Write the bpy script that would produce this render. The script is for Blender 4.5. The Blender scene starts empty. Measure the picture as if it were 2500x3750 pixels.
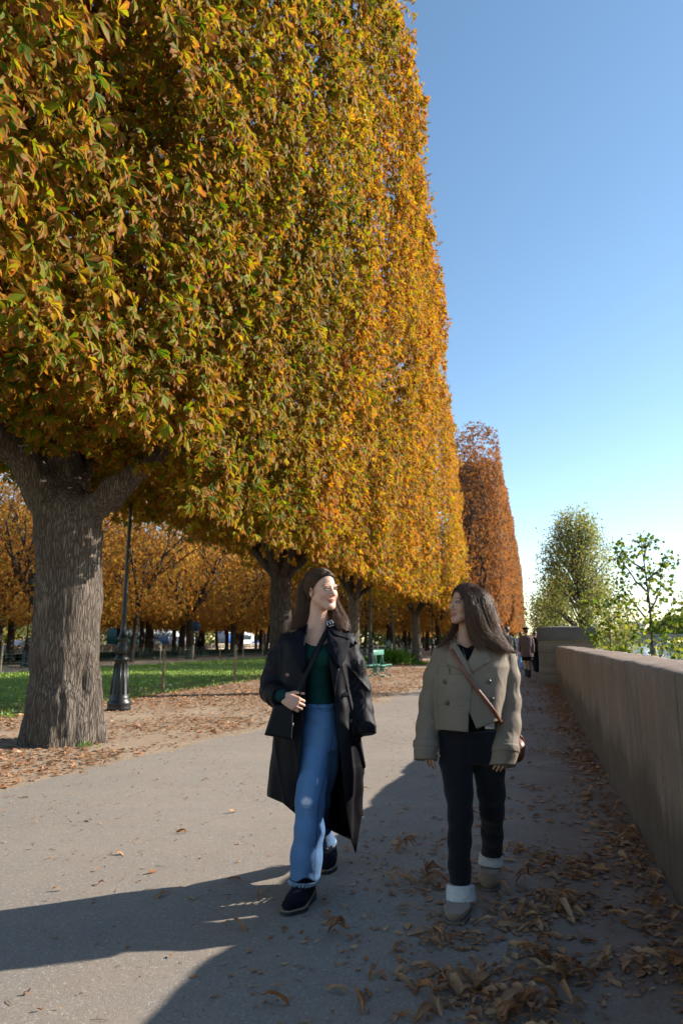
import bpy, math, random
import numpy as np
from mathutils import Vector, Matrix
random.seed(7); RNG = np.random.default_rng(11)
PI = math.pi; R = math.radians
sc = bpy.context.scene
COL = sc.collection
# ------------------------------------------------------------------ camera maths
FPX = 2500.0; PITCH = math.atan(475/FPX); YAW = math.atan(705*math.cos(PITCH)/FPX); CAMH = 1.37
cP, sP, cY, sY = math.cos(PITCH), math.sin(PITCH), math.cos(YAW), math.sin(YAW)
def ray(px, py):
    cx = (px-1250)/FPX; cy = -(py-1875)/FPX
    fw = cP - cy*sP; up = sP + cy*cP
    return (cx, fw, up)                       # right, forward, up
def at(px, depth, z=0.0):
    """world x, y of a thing seen in column px at a forward distance in metres"""
    cx = (px-1250)/FPX
    fw = cP - sP*(sP/cP)*-1 if False else 1/cP
    lat = cx*depth*cP
    return (lat*cY - depth*sY, lat*sY + depth*cY, z)
def gnd(px, py, z=0.0):
    cx, fw, up = ray(px, py); t = (z-CAMH)/up
    return ((cx*cY-fw*sY)*t, (cx*sY+fw*cY)*t, z)
class Frame:
    """a standing place: origin on the ground, x to the right, y away, z up"""
    def __init__(s, px, D):
        s.D = D; s.ox = (px-1250)/FPX*D*cP
        s.loc = (s.ox*cY - D*sY, s.ox*sY + D*cY, 0)
    def p(s, px, py, dy=0.0):
        cx, fw, up = ray(px, py); t = (s.D+dy)/fw
        return np.array([cx*t - s.ox, dy, CAMH + up*t])
# ------------------------------------------------------------------ tagging
def tag(o, label=None, cat=None, group=None, kind=None):
    if label: o['label'] = label
    if cat: o['category'] = cat
    if group: o['group'] = group
    if kind: o['kind'] = kind
    return o
def empty(name, loc, rz=0.0, label=None, cat=None, group=None):
    o = bpy.data.objects.new(name, None); COL.objects.link(o)
    o.location = loc; o.rotation_euler = (0, 0, rz); o.empty_display_size = .2
    return tag(o, label, cat, group)
def mesh_obj(name, V, F, mat=None, parent=None, smooth=False, attrs=None):
    """V (n,3) array; F: list of faces or an (m,k) int array"""
    me = bpy.data.meshes.new(name)
    V = np.asarray(V, dtype=np.float32)
    if isinstance(F, np.ndarray): groups = [F]
    elif len(F) and isinstance(F[0], np.ndarray): groups = F
    else:
        d = {}
        for f in F: d.setdefault(len(f), []).append(f)
        groups = [np.array(v, dtype=np.int32) for v in d.values()]
    groups = [g for g in groups if len(g)]
    me.vertices.add(len(V)); me.vertices.foreach_set('co', V.ravel())
    nl = sum(g.size for g in groups); nf = sum(len(g) for g in groups)
    me.loops.add(nl); me.polygons.add(nf)
    me.loops.foreach_set('vertex_index', np.concatenate([g.ravel() for g in groups]).astype(np.int32))
    st = []; off = 0
    for g in groups:
        st.append(off + np.arange(len(g))*g.shape[1]); off += g.size
    me.polygons.foreach_set('loop_start', np.concatenate(st).astype(np.int32))
    if smooth: me.polygons.foreach_set('use_smooth', np.ones(nf, dtype=bool))
    me.update(calc_edges=True)
    if attrs:
        for k, a in attrs.items():
            a = np.asarray(a, dtype=np.float32)
            if a.ndim == 1:
                at_ = me.attributes.new(k, 'FLOAT', 'POINT'); at_.data.foreach_set('value', a)
            else:
                at_ = me.attributes.new(k, 'FLOAT_VECTOR', 'POINT'); at_.data.foreach_set('vector', a.ravel())
    if mat: me.materials.append(mat)
    o = bpy.data.objects.new(name, me); COL.objects.link(o)
    if parent: o.parent = parent
    return o
class MB:
    def __init__(s): s.v = []; s.f = []
    def add(s, V, F):
        o = len(s.v); s.v += [tuple(p) for p in V]; s.f += [tuple(i+o for i in f) for f in F]; return s
    def box(s, c, h, rz=0.0, bev=0.0):
        x, y, z = h; cr, sr = math.cos(rz), math.sin(rz)
        if bev <= 0:
            P = [(i*x, j*y, k*z) for k in (-1, 1) for j in (-1, 1) for i in (-1, 1)]
            F = [(0,2,3,1),(4,5,7,6),(0,1,5,4),(2,6,7,3),(0,4,6,2),(1,3,7,5)]
        else:
            b = min(bev, x*.9, y*.9, z*.9); P = []
            for (zz, ins) in ((-z, b), (-z+b, 0), (z-b, 0), (z, b)):
                X, Y = x-ins, y-ins
                P += [(-X+b*(ins==0), -Y, zz), (X-b*(ins==0), -Y, zz), (X, -Y+b*(ins==0), zz), (X, Y-b*(ins==0), zz),
                      (X-b*(ins==0), Y, zz), (-X+b*(ins==0), Y, zz), (-X, Y-b*(ins==0), zz), (-X, -Y+b*(ins==0), zz)]
            F = []
            for l in range(3):
                for i in range(8): F.append((l*8+i, l*8+(i+1)%8, l*8+8+(i+1)%8, l*8+8+i))
            F.append(tuple(range(7, -1, -1))); F.append(tuple(range(24, 32)))
        return s.add([(c[0]+a*cr-b_*sr, c[1]+a*sr+b_*cr, c[2]+k) for a, b_, k in P], F)
    def lathe(s, c, prof, n=16, ax=None):
        V = []; F = []
        for r, z in prof:
            for i in range(n):
                a = 2*PI*i/n; V.append((c[0]+r*math.cos(a), c[1]+r*math.sin(a), c[2]+z))
        for l in range(len(prof)-1):
            for i in range(n): F.append((l*n+i, l*n+(i+1)%n, (l+1)*n+(i+1)%n, (l+1)*n+i))
        F.append(tuple(range(n-1, -1, -1))); F.append(tuple((len(prof)-1)*n+i for i in range(n)))
        return s.add(V, F)
    def tube(s, pts, rad, n=8, flat=1.0):
        V, F = tube_arrays(pts, rad, n, flat); return s.add(V, F)
    def build(s, name, mat, parent=None, smooth=False):
        return mesh_obj(name, np.array(s.v), s.f, mat, parent, smooth)
def tube_arrays(pts, rad, n=8, flat=1.0, cap=True, jit=0.0):
    pts = [np.array(p, float) for p in pts]; m = len(pts)
    if not hasattr(rad, '__len__'): rad = [rad]*m
    t0 = pts[1]-pts[0]; t0 /= np.linalg.norm(t0)+1e-9
    u = np.cross(t0, [0, 0, 1.0]);
    if np.linalg.norm(u) < .15: u = np.cross(t0, [0, 1.0, 0])
    u /= np.linalg.norm(u); V = []; F = []
    for i in range(m):
        a = pts[max(i-1, 0)]; b = pts[min(i+1, m-1)]; t = b-a; t /= np.linalg.norm(t)+1e-9
        u = u - t*np.dot(u, t); u /= np.linalg.norm(u)+1e-9; w = np.cross(t, u)
        for j in range(n):
            an = 2*PI*j/n; rr = rad[i]*(1+jit*(random.random()-.5))
            V.append(pts[i] + rr*(math.cos(an)*u + math.sin(an)*w*flat))
    for i in range(m-1):
        for j in range(n): F.append((i*n+j, i*n+(j+1)%n, (i+1)*n+(j+1)%n, (i+1)*n+j))
    if cap: F.append(tuple(range(n-1, -1, -1))); F.append(tuple((m-1)*n+j for j in range(n)))
    return V, F
# ------------------------------------------------------------------ noise in numpy
def vnoise(p, s=1.0, seed=0):
    """smooth value noise of (n,3) points, about -1..1"""
    q = np.asarray(p, float)*s + seed*17.31; i = np.floor(q).astype(np.int64); f = q-i; f = f*f*(3-2*f)
    def h(a, b, c):
        n = (a*374761393 + b*668265263 + c*2147483647*3 + seed*974711) & 0xFFFFFFFF
        n = ((n ^ (n >> 13))*1274126177) & 0xFFFFFFFF
        n = n ^ (n >> 16); return (n & 0xFFFF)/32767.5-1
    r = 0
    for a in (0, 1):
        for b in (0, 1):
            for c in (0, 1):
                w = (f[:,0] if a else 1-f[:,0])*(f[:,1] if b else 1-f[:,1])*(f[:,2] if c else 1-f[:,2])
                r = r + w*h(i[:,0]+a, i[:,1]+b, i[:,2]+c)
    return r
# ------------------------------------------------------------------ materials
class NT:
    def __init__(s, name):
        s.m = bpy.data.materials.new(name); s.m.use_nodes = True; s.t = s.m.node_tree; s.t.nodes.clear()
        s.out = s.n('ShaderNodeOutputMaterial')
    def n(s, typ, **kw):
        n = s.t.nodes.new(typ)
        for k, v in kw.items():
            if hasattr(n, k): setattr(n, k, v)
        return n
    def l(s, a, b): s.t.links.new(a, b)
    def coord(s, kind='Object', scale=(1, 1, 1)):
        c = s.n('ShaderNodeTexCoord'); m = s.n('ShaderNodeMapping'); m.inputs['Scale'].default_value = scale
        s.l(c.outputs[kind], m.inputs['Vector']); return m.outputs['Vector']
    def noise(s, vec, scale, detail=4, rough=.55, dist=0.0):
        n = s.n('ShaderNodeTexNoise'); n.inputs['Scale'].default_value = scale; n.inputs['Detail'].default_value = detail
        n.inputs['Roughness'].default_value = rough; n.inputs['Distortion'].default_value = dist
        if vec is not None: s.l(vec, n.inputs['Vector'])
        return n.outputs['Fac']
    def ramp(s, fac, stops):
        r = s.n('ShaderNodeValToRGB'); e = r.color_ramp.elements
        while len(e) > len(stops): e.remove(e[-1])
        while len(e) < len(stops): e.new(.5)
        for i, (p, c) in enumerate(stops):
            e[i].position = p; e[i].color = (c if hasattr(c, '__len__') else (c, c, c))[:3] + (1,) if hasattr(c, '__len__') else (c, c, c, 1)
        s.l(fac, r.inputs['Fac']); return r.outputs['Color']
    def mix(s, fac, a, b, mode='MIX'):
        m = s.n('ShaderNodeMix'); m.data_type = 'RGBA'; m.blend_type = mode
        for sock, v in ((m.inputs[0], fac), (m.inputs[6], a), (m.inputs[7], b)):
            if hasattr(v, 'is_linked') or hasattr(v, 'node'): s.l(v, sock)
            elif hasattr(v, '__len__'): sock.default_value = tuple(v)[:3] + (1,)
            else: sock.default_value = v
        return m.outputs[2]
    def math(s, op, a, b=None, clamp=False):
        m = s.n('ShaderNodeMath'); m.operation = op; m.use_clamp = clamp
        for i, v in ((0, a), (1, b)):
            if v is None: continue
            if hasattr(v, 'node'): s.l(v, m.inputs[i])
            else: m.inputs[i].default_value = v
        return m.outputs[0]
    def attr(s, name, comp=None):
        a = s.n('ShaderNodeAttribute'); a.attribute_name = name
        if comp is None: return a.outputs['Fac']
        x = s.n('ShaderNodeSeparateXYZ'); s.l(a.outputs['Vector'], x.inputs[0]); return x.outputs[comp]
    def bump(s, h, strength=.5, dist=.01, prev=None):
        b = s.n('ShaderNodeBump'); b.inputs['Strength'].default_value = strength; b.inputs['Distance'].default_value = dist
        s.l(h, b.inputs['Height'])
        if prev is not None: s.l(prev, b.inputs['Normal'])
        return b.outputs['Normal']
    def princ(s, col, rough=.7, normal=None, spec=.5, metal=0.0, sheen=0.0, sss=0.0, trans=None, coat=0):
        p = s.n('ShaderNodeBsdfPrincipled')
        if hasattr(col, 'node'): s.l(col, p.inputs['Base Color'])
        else: p.inputs['Base Color'].default_value = tuple(col)[:3] + (1,)
        if hasattr(rough, 'node'): s.l(rough, p.inputs['Roughness'])
        else: p.inputs['Roughness'].default_value = rough
        p.inputs['Specular IOR Level'].default_value = spec; p.inputs['Metallic'].default_value = metal
        if sheen: p.inputs['Sheen Weight'].default_value = sheen
        if sss:
            p.inputs['Subsurface Weight'].default_value = sss; p.inputs['Subsurface Radius'].default_value = (.012, .005, .003)
            p.inputs['Subsurface Scale'].default_value = 1.0
        if coat: p.inputs['Coat Weight'].default_value = coat
        if normal is not None: s.l(normal, p.inputs['Normal'])
        s.l(p.outputs[0], s.out.inputs['Surface']); return p
def plain(name, col, rough=.6, metal=0.0, spec=.5, var=.15, scale=20, bump=.0, bscale=80, sheen=0.0):
    t = NT(name); v = t.coord('Object'); f = t.noise(v, scale)
    a = tuple(max(0, c*(1-var)) for c in col); b = tuple(min(1, c*(1+var)) for c in col)
    c = t.ramp(f, [(.3, a), (.7, b)])
    nm = t.bump(t.noise(v, bscale, 5), bump, .01) if bump else None
    t.princ(c, rough, nm, spec, metal, sheen); return t.m
# ================================================================== world, sun, camera
SUN_EL = R(26.1); SUN_AZ = math.atan2(.853, .522)           # azimuth measured from +Y towards +X
w = bpy.data.worlds.new("World"); sc.world = w; w.use_nodes = True
nt = w.node_tree; bg = nt.nodes['Background']
sky = nt.nodes.new('ShaderNodeTexSky'); sky.sky_type = 'NISHITA'; sky.sun_disc = False
sky.sun_elevation = SUN_EL; sky.sun_rotation = SUN_AZ; sky.air_density = 1.0; sky.dust_density = .15; sky.ozone_density = .7
hsv = nt.nodes.new('ShaderNodeHueSaturation'); hsv.inputs['Hue'].default_value = .495; hsv.inputs['Saturation'].default_value = 1.10
nt.links.new(sky.outputs[0], hsv.inputs['Color']); nt.links.new(hsv.outputs[0], bg.inputs['Color']); bg.inputs['Strength'].default_value = .10
sl = bpy.data.lights.new('sun', 'SUN'); sl.energy = 5.0; sl.angle = R(.55); sl.color = (1.0, .93, .82)
so = bpy.data.objects.new('sun', sl); COL.objects.link(so)
so.rotation_euler = Vector((math.sin(SUN_AZ)*math.cos(SUN_EL), math.cos(SUN_AZ)*math.cos(SUN_EL), math.sin(SUN_EL))).to_track_quat('Z', 'Y').to_euler()
so.location = (20, 10, 20)
cam = bpy.data.cameras.new('camera'); co = bpy.data.objects.new('camera', cam); COL.objects.link(co)
co.location = (0, 0, CAMH); co.rotation_euler = (PI/2 + PITCH, 0, YAW)
cam.sensor_fit = 'HORIZONTAL'; cam.sensor_width = 24; cam.lens = 24; cam.clip_start = .05; cam.clip_end = 3000
cam.dof.use_dof = True; cam.dof.focus_distance = 4.3; cam.dof.aperture_fstop = 3.6
sc.camera = co
sc.view_settings.view_transform = 'Standard'; sc.view_settings.look = 'None'; sc.view_settings.exposure = 1.16; sc.view_settings.gamma = 1
sc.cycles.max_bounces = 6; sc.cycles.diffuse_bounces = 3; sc.cycles.glossy_bounces = 2; sc.cycles.transmission_bounces = 4
sc.cycles.transparent_max_bounces = 4; sc.cycles.use_denoising = True; sc.cycles.sample_clamp_indirect = 6
# ================================================================== setting materials
def m_asphalt():
    t = NT('asphalt'); v = t.coord('Object')
    big = t.noise(v, .45, 5, .6); mid = t.noise(v, 3.0, 5); fine = t.noise(v, 230, 2, .7); sp = t.noise(v, 75, 3, .8)
    c = t.ramp(big, [(.3, (.205, .165, .13)), (.72, (.285, .235, .188))])
    c = t.mix(t.ramp(mid, [(.35, 0.0), (.75, .45)]), c, (.17, .16, .15))
    c = t.mix(t.ramp(fine, [(.40, 0.0), (.62, .4)]), c, (.27, .23, .19))
    c = t.mix(t.ramp(sp, [(.60, 0.0), (.66, .7)]), c, (.50, .46, .41))
    c = t.mix(t.ramp(sp, [(.34, .8), (.41, 0.0)]), c, (.085, .08, .08))
    # reddish dust of crumbled leaves along the parapet
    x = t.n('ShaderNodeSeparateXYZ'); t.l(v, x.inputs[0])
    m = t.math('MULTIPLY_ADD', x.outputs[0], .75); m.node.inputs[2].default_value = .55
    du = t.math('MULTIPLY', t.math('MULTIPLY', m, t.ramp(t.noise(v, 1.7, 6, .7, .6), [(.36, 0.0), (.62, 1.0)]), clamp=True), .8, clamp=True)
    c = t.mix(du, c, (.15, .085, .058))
    ck = t.n('ShaderNodeTexVoronoi'); ck.feature = 'DISTANCE_TO_EDGE'; ck.inputs['Scale'].default_value = .33; t.l(t.coord('Object', (1.3, .5, 1)), ck.inputs['Vector'])
    c = t.mix(t.math('MULTIPLY', t.ramp(ck.outputs['Distance'], [(0.0, .55), (.004, 0.0)]), t.ramp(t.noise(v, .8, 2), [(.45, 0.0), (.6, 1.0)])), c, (.08, .075, .07))
    h = t.math('ADD', t.noise(v, 150, 3, .8), t.math('MULTIPLY', t.noise(v, 14, 3), .6))
    t.princ(c, t.ramp(mid, [(.3, .72), (.7, .9)]), t.bump(h, .55, .006), .35); return t.m
def m_sand():
    t = NT('sand'); v = t.coord('Object')
    c = t.ramp(t.noise(v, .8, 6, .6), [(.3, (.27, .195, .135)), (.7, (.38, .29, .205))])
    c = t.mix(t.ramp(t.noise(v, 40, 4, .8), [(.4, 0.0), (.7, .6)]), c, (.25, .18, .12))
    c = t.mix(t.ramp(t.noise(v, 160, 2, .8), [(.62, 0.0), (.68, .8)]), c, (.60, .52, .42))
    x = t.n('ShaderNodeSeparateXYZ'); t.l(v, x.inputs[0])
    far = t.math('MULTIPLY_ADD', x.outputs[0], -.2); far.node.inputs[2].default_value = -5.0
    c = t.mix(t.math('MULTIPLY', far, .85, clamp=True), c, (.20, .15, .10))
    t.princ(c, .95, t.bump(t.math('ADD', t.noise(v, 30, 5, .7), t.noise(v, 3, 3)), .6, .03), .2); return t.m
def m_lawn():
    t = NT('lawn_green'); v = t.coord('Object')
    c = t.ramp(t.noise(v, 1.2, 6, .7), [(.3, (.10, .18, .02)), (.7, (.22, .31, .04))])
    c = t.mix(t.ramp(t.noise(v, 18, 4, .8), [(.52, 0.0), (.7, .7)]), c, (.24, .20, .07))
    t.princ(c, .9, t.bump(t.noise(v, 60, 4, .8), .8, .03), .2); return t.m
def m_stone(name, a, b, dark, streak=True, zst=None):
    t = NT(name); v = t.coord('Object'); vs = t.coord('Object', (9, 9, .55))
    c = t.ramp(t.noise(v, 1.3, 6, .65), [(.3, a), (.7, b)])
    if streak:
        c = t.mix(t.ramp(t.noise(vs, 1.6, 5, .7), [(.45, 0.0), (.72, .45)]), c, dark)
        c = t.mix(t.ramp(t.noise(v, 3.2, 5, .65, .8), [(.42, 0.0), (.62, .6)]), c, tuple(x*.62 for x in b))
        c = t.mix(t.ramp(t.noise(v, .9, 4, .6), [(.5, 0.0), (.7, .5)]), c, (b[0]*1.05, b[1]*.86, b[2]*.80))
        c = t.mix(t.ramp(t.noise(t.coord('Object', (30, 30, 1.5)), 1.0, 3), [(.55, 0.0), (.75, .15)]), c, tuple(min(1, x*1.4) for x in b))
    c = t.mix(t.ramp(t.noise(v, 35, 5, .8), [(.5, 0.0), (.75, .6)]), c, dark)
    if zst is not None:
        x = t.n('ShaderNodeSeparateXYZ'); t.l(v, x.inputs[0])
        fy = t.math('ABSOLUTE', t.math('SUBTRACT', t.math('MODULO', t.math('ADD', x.outputs[1], 40.0), 1.95), .62)); c = t.mix(t.ramp(fy, [(.004, .75), (.014, 0.0)]), c, dark)
        n = t.math('MULTIPLY', t.noise(t.coord('Object', (1, .7, .2)), 1.0, 5, .7, .5), 1.1)
        f = t.math('SUBTRACT', t.math('ADD', n, zst-.55), x.outputs[2])
        c = t.mix(t.math('MULTIPLY', t.math('MULTIPLY', f, 4.5, clamp=True), .55), c, tuple(x_*.8 for x_ in dark))
    h = t.math('ADD', t.noise(v, 60, 6, .8), t.math('MULTIPLY', t.noise(vs, 2.5, 4, .7), .35))
    t.princ(c, .93, t.bump(h, .7, .012), .2); return t.m
def m_bark(name, a, b, sc_=1.0):
    t = NT(name); v = t.coord('Object', (1, 1, .10))
    vo = t.n('ShaderNodeTexVoronoi'); vo.feature = 'DISTANCE_TO_EDGE'; vo.inputs['Scale'].default_value = 34*sc_
    wob = t.n('ShaderNodeVectorMath'); wob.operation = 'ADD'
    nn = t.n('ShaderNodeTexNoise'); nn.inputs['Scale'].default_value = 7*sc_; nn.inputs['Detail'].default_value = 4
    t.l(v, nn.inputs['Vector']); sc2 = t.n('ShaderNodeVectorMath'); sc2.operation = 'SCALE'; sc2.inputs['Scale'].default_value = .09
    t.l(nn.outputs['Color'], sc2.inputs[0]); t.l(v, wob.inputs[0]); t.l(sc2.outputs[0], wob.inputs[1]); t.l(wob.outputs[0], vo.inputs['Vector'])
    edge = t.ramp(vo.outputs['Distance'], [(0.0, 0.0), (.22, 1.0)])
    fib = t.noise(t.coord('Object', (1, 1, .12)), 70*sc_, 5, .8)
    c = t.ramp(t.noise(t.coord('Object', (1, 1, .4)), 2.6, 5, .6), [(.3, a), (.7, b)])
    c = t.mix(edge, tuple(x*.5 for x in a), c)
    c = t.mix(t.ramp(fib, [(.35, .75), (.6, 0.0)]), c, tuple(x*.45 for x in a))
    c = t.mix(t.ramp(t.noise(t.coord('Object'), 1.1, 4), [(.55, 0.0), (.75, .4)]), c, (.13, .10, .05))
    h = t.math('ADD', t.math('MULTIPLY', edge, 1.0), t.math('MULTIPLY', fib, .9))
    t.princ(c, .95, t.bump(h, .9, .03), .15); return t.m
def m_leaf(name, stops, shift=0.0, scale=.8, trans=.5, brown=(.25, .085, .018), edge_amt=1.0, rim=0.0):
    """stops: colours of whole leaves from green to rust; attribute leaf = (random, edge 0..1, random 2)"""
    t = NT(name); r = t.attr('leaf', 0); e = t.attr('leaf', 1); r2 = t.attr('leaf', 2)
    v = t.coord('Object'); cl = t.noise(v, scale, 3, .6)
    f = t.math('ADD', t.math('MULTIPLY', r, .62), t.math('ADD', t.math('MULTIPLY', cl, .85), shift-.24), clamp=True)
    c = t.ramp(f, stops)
    spots = t.noise(v, 22, 4, .75)
    k = t.math('ADD', t.math('MULTIPLY', e, .62*edge_amt), t.math('ADD', t.math('MULTIPLY', r2, .52), t.math('MULTIPLY', spots, .45)))
    c = t.mix(t.ramp(k, [(.70, 0.0), (.86, .9*rim)]), c, t.mix(r2, (.42, .10, .008), (.40, .20, .008)))
    bm = t.ramp(k, [(.84, 0.0), (1.0, 1.0)])
    c = t.mix(bm, c, t.mix(r, brown, tuple(min(1, x*1.55) for x in brown)))
    c = t.mix(t.ramp(e, [(0.0, .35), (.16, 0.0)]), c, (.30, .28, .07))
    d = t.n('ShaderNodeBsdfPrincipled'); t.l(c, d.inputs['Base Color']); d.inputs['Roughness'].default_value = .6; d.inputs['Specular IOR Level'].default_value = .22
    nb = t.bump(t.noise(v, 45, 3), .35, .01); t.l(nb, d.inputs['Normal'])
    tr = t.n('ShaderNodeBsdfTranslucent'); c2 = t.mix(1.0, c, (1.0, .86, .5), 'MULTIPLY'); t.l(t.mix(.5, c2, c, 'SCREEN'), tr.inputs['Color'])
    ms = t.n('ShaderNodeMixShader'); ms.inputs[0].default_value = trans; t.l(d.outputs[0], ms.inputs[1]); t.l(tr.outputs[0], ms.inputs[2])
    t.l(ms.outputs[0], t.out.inputs['Surface']); return t.m
M = {}
M['asphalt'] = m_asphalt(); M['sand'] = m_sand(); M['lawn'] = m_lawn()
M['parapet'] = m_stone('parapet_stone', (.225, .168, .135), (.33, .255, .205), (.06, .046, .036), True, .60)
M['pier'] = m_stone('pier_stone', (.175, .14, .115), (.26, .21, .17), (.07, .058, .048), False)
M['cap'] = m_stone('cap_stone', (.085, .08, .08), (.15, .14, .13), (.06, .06, .062), False)
M['quay'] = m_stone('quay_stone', (.30, .28, .24), (.40, .37, .32), (.15, .14, .12), False)
M['balus'] = m_stone('balustrade_stone', (.40, .34, .27), (.50, .43, .34), (.2, .17, .13), False)
M['bark'] = m_bark('chestnut_bark', (.15, .118, .095), (.31, .255, .21))
M['bark2'] = m_bark('dark_bark', (.075, .06, .05), (.14, .115, .095), .8)
M['bark3'] = m_bark('pale_bark', (.20, .18, .15), (.32, .29, .25), 1.2)
GREEN, OLIVE, YEL, ORG, RST = (.05, .12, .004), (.18, .24, .004), (.48, .33, .004), (.42, .115, .006), (.20, .055, .012)
M['leaf'] = m_leaf('chestnut_leaves', [(.12, GREEN), (.34, OLIVE), (.52, (.28, .25, .012)), (.66, YEL), (.82, ORG), (.98, RST)], -.05, .55, rim=.8)
M['leaf2'] = m_leaf('orange_leaves', [(.10, OLIVE), (.35, (.36, .24, .02)), (.55, (.42, .19, .018)), (.8, (.33, .12, .02)), (1.0, RST)], .02, .4)
M['leaf3'] = m_leaf('rust_leaves', [(.0, (.19, .13, .05)), (.3, (.22, .115, .045)), (.6, (.20, .085, .038)), (1.0, (.12, .055, .03))], 0.0, .35)
M['leafp'] = m_leaf('park_leaves', [(.0, (.20, .19, .03)), (.3, (.42, .30, .05)), (.6, (.44, .23, .045)), (1.0, (.28, .12, .04))], 0.0, .3, .6)
M['green'] = m_leaf('green_leaves', [(.0, (.09, .13, .04)), (.4, (.19, .23, .07)), (.7, (.30, .28, .09)), (1.0, (.42, .32, .11))], -.05, .5, .5, (.22, .15, .04), .5)
M['plane'] = m_leaf('plane_leaves', [(.0, (.03, .075, .01)), (.4, (.08, .15, .018)), (.75, (.24, .26, .025)), (1.0, (.42, .33, .03))], -.05, .8, .55, (.3, .22, .03), .3)
M['litter'] = m_leaf('dry_leaves', [(.0, (.44, .31, .20)), (.35, (.40, .22, .115)), (.7, (.27, .12, .06)), (.88, (.36, .13, .025)), (1.0, (.42, .27, .05))], 0.0, 3.0, .12, (.12, .055, .03), .6)
M['grass'] = plain('grass_blades', (.20, .29, .035), .7, var=.4, scale=2)
M['iron'] = plain('dark_iron', (.014, .016, .016), .4, .2, bump=.2)
M['greenpaint'] = plain('green_paint', (.06, .20, .15), .5, var=.25, bump=.15)
M['wood'] = plain('old_wood', (.26, .19, .12), .9, var=.4, scale=9, bump=.5, bscale=40)
M['wood2'] = plain('pale_wood', (.42, .36, .25), .9, var=.2, scale=9)
M['wire'] = plain('green_wire', (.07, .16, .12), .5, .2)
M['wirep'] = plain('pale_wire', (.35, .45, .42), .5, .2)
M['white'] = plain('white_paint', (.75, .77, .78), .35, var=.05)
M['blue'] = plain('blue_paint', (.03, .10, .32), .35)
M['glass'] = plain('dark_glass', (.03, .045, .05), .1, spec=.8)
M['rubber'] = plain('rubber', (.02, .02, .02), .8)
M['twig'] = plain('dry_twig', (.22, .15, .09), .8, var=.5, scale=3)
def m_water():
    t = NT('water'); v = t.coord('Object', (1, .35, 1))
    t.princ((.10, .15, .18), .12, t.bump(t.noise(v, .8, 4), .25, .3), .6); return t.m
M['water'] = m_water()
# ================================================================== ground
def sheet(name, xs, ys, z, mat, jit=0.0, kind='structure'):
    X, Y = np.meshgrid(xs, ys, indexing='ij'); Z = np.full_like(X, z)
    V = np.stack([X, Y, Z], -1).reshape(-1, 3); n, m = X.shape
    i, j = np.meshgrid(np.arange(n-1), np.arange(m-1), indexing='ij'); a = (i*m+j).ravel()
    F = np.stack([a, a+m, a+m+1, a+1], 1)
    return tag(mesh_obj(name, V, F, mat), kind=kind)
sheet('ground', [-900, -60, -24, -10, -4, 1.0], [-30, 0, 40, 200, 1500], 0, M['sand'])
# asphalt path with a ragged left edge
ey = [-6, 0, 3, 5.7, 6.6, 8.6, 10.6, 13, 16, 20, 26, 40, 70, 150, 260]
ex = [-5.1, -5.1, -5.05, -4.93, -4.75, -4.5, -4.2, -3.75, -3.4, -3.2, -3.1, -3.0, -3.0, -3, -3]
ys = np.concatenate([np.arange(-6, 30, .12), np.arange(30, 260, 3)])
edge = np.interp(ys, ey, ex) + .11*vnoise(np.stack([ys*0, ys, ys*0], 1), 1.1, 3) + .06*vnoise(np.stack([ys*0, ys, ys*0], 1), 4.5, 4)
V = []; F = []
for i, y in enumerate(ys):
    V += [(edge[i], y, .004), (-1.5, y, .006), (.67, y, .005)]
    if i: b = i*3; F += [(b-3, b-2, b+1, b), (b-2, b-1, b+2, b+1)]
tag(mesh_obj('path', np.array(V), F, M['asphalt']), kind='structure')
# lawn
ly = np.arange(2, 64, .4)
V = []; F = []
for i, y in enumerate(ly):
    xr = np.interp(y, [2, 12, 22, 46, 64], [-9.0, -9.3, -10.0, -10.6, -11.0]) + .22*math.sin(y*1.7)*random.random()
    V += [(-22.6+.3*random.random(), y, .004), (-16, y, .03), (xr, y, .004)]
    if i: b = i*3; F += [(b-3, b-2, b+1, b), (b-2, b-1, b+2, b+1)]
tag(mesh_obj('lawn', np.array(V), F, M['lawn']), kind='structure')
sheet('park_path', [-33, -30], [0, 200], .006, plain('park_path_grey', (.22, .23, .25), .9))
sheet('park_grass', [-54, -34], [0, 200], .004, M['lawn'])
sheet('road', [-76, -56], [-20, 400], .008, plain('road_grey', (.16, .16, .17), .9))
tag(MB().box((-170, 200, 7), (12, 90, 8)).build('apartment_building', plain('warm_facade', (.26, .20, .155), .9, var=.3, scale=.4)), 'long warm stone building glimpsed between far trunks beyond the road', 'building')
sheet('far_lawn', [-140, -77], [-20, 400], .004, M['lawn'])
# grass blades on the lawn: nobody could count them
n = 60000; gx = RNG.uniform(-22.4, -9.6, n); gy = 3 + RNG.random(n)**1.3*58
hgt = RNG.uniform(.03, .09, n); an = RNG.uniform(0, PI, n); wd = .012 + gy*.0006
B = np.stack([gx, gy, np.full(n, .01)], 1); dx = np.stack([np.cos(an)*wd, np.sin(an)*wd, np.zeros(n)], 1)
tip = B + np.stack([RNG.normal(0, .03, n), RNG.normal(0, .03, n), hgt], 1)
tag(mesh_obj('grass', np.concatenate([B-dx, B+dx, tip]), np.stack([np.arange(n), np.arange(n)+n, np.arange(n)+2*n], 1), M['grass']),
    'short green grass of the fenced lawn, lit in bands by the sun', 'grass', kind='stuff')
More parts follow.
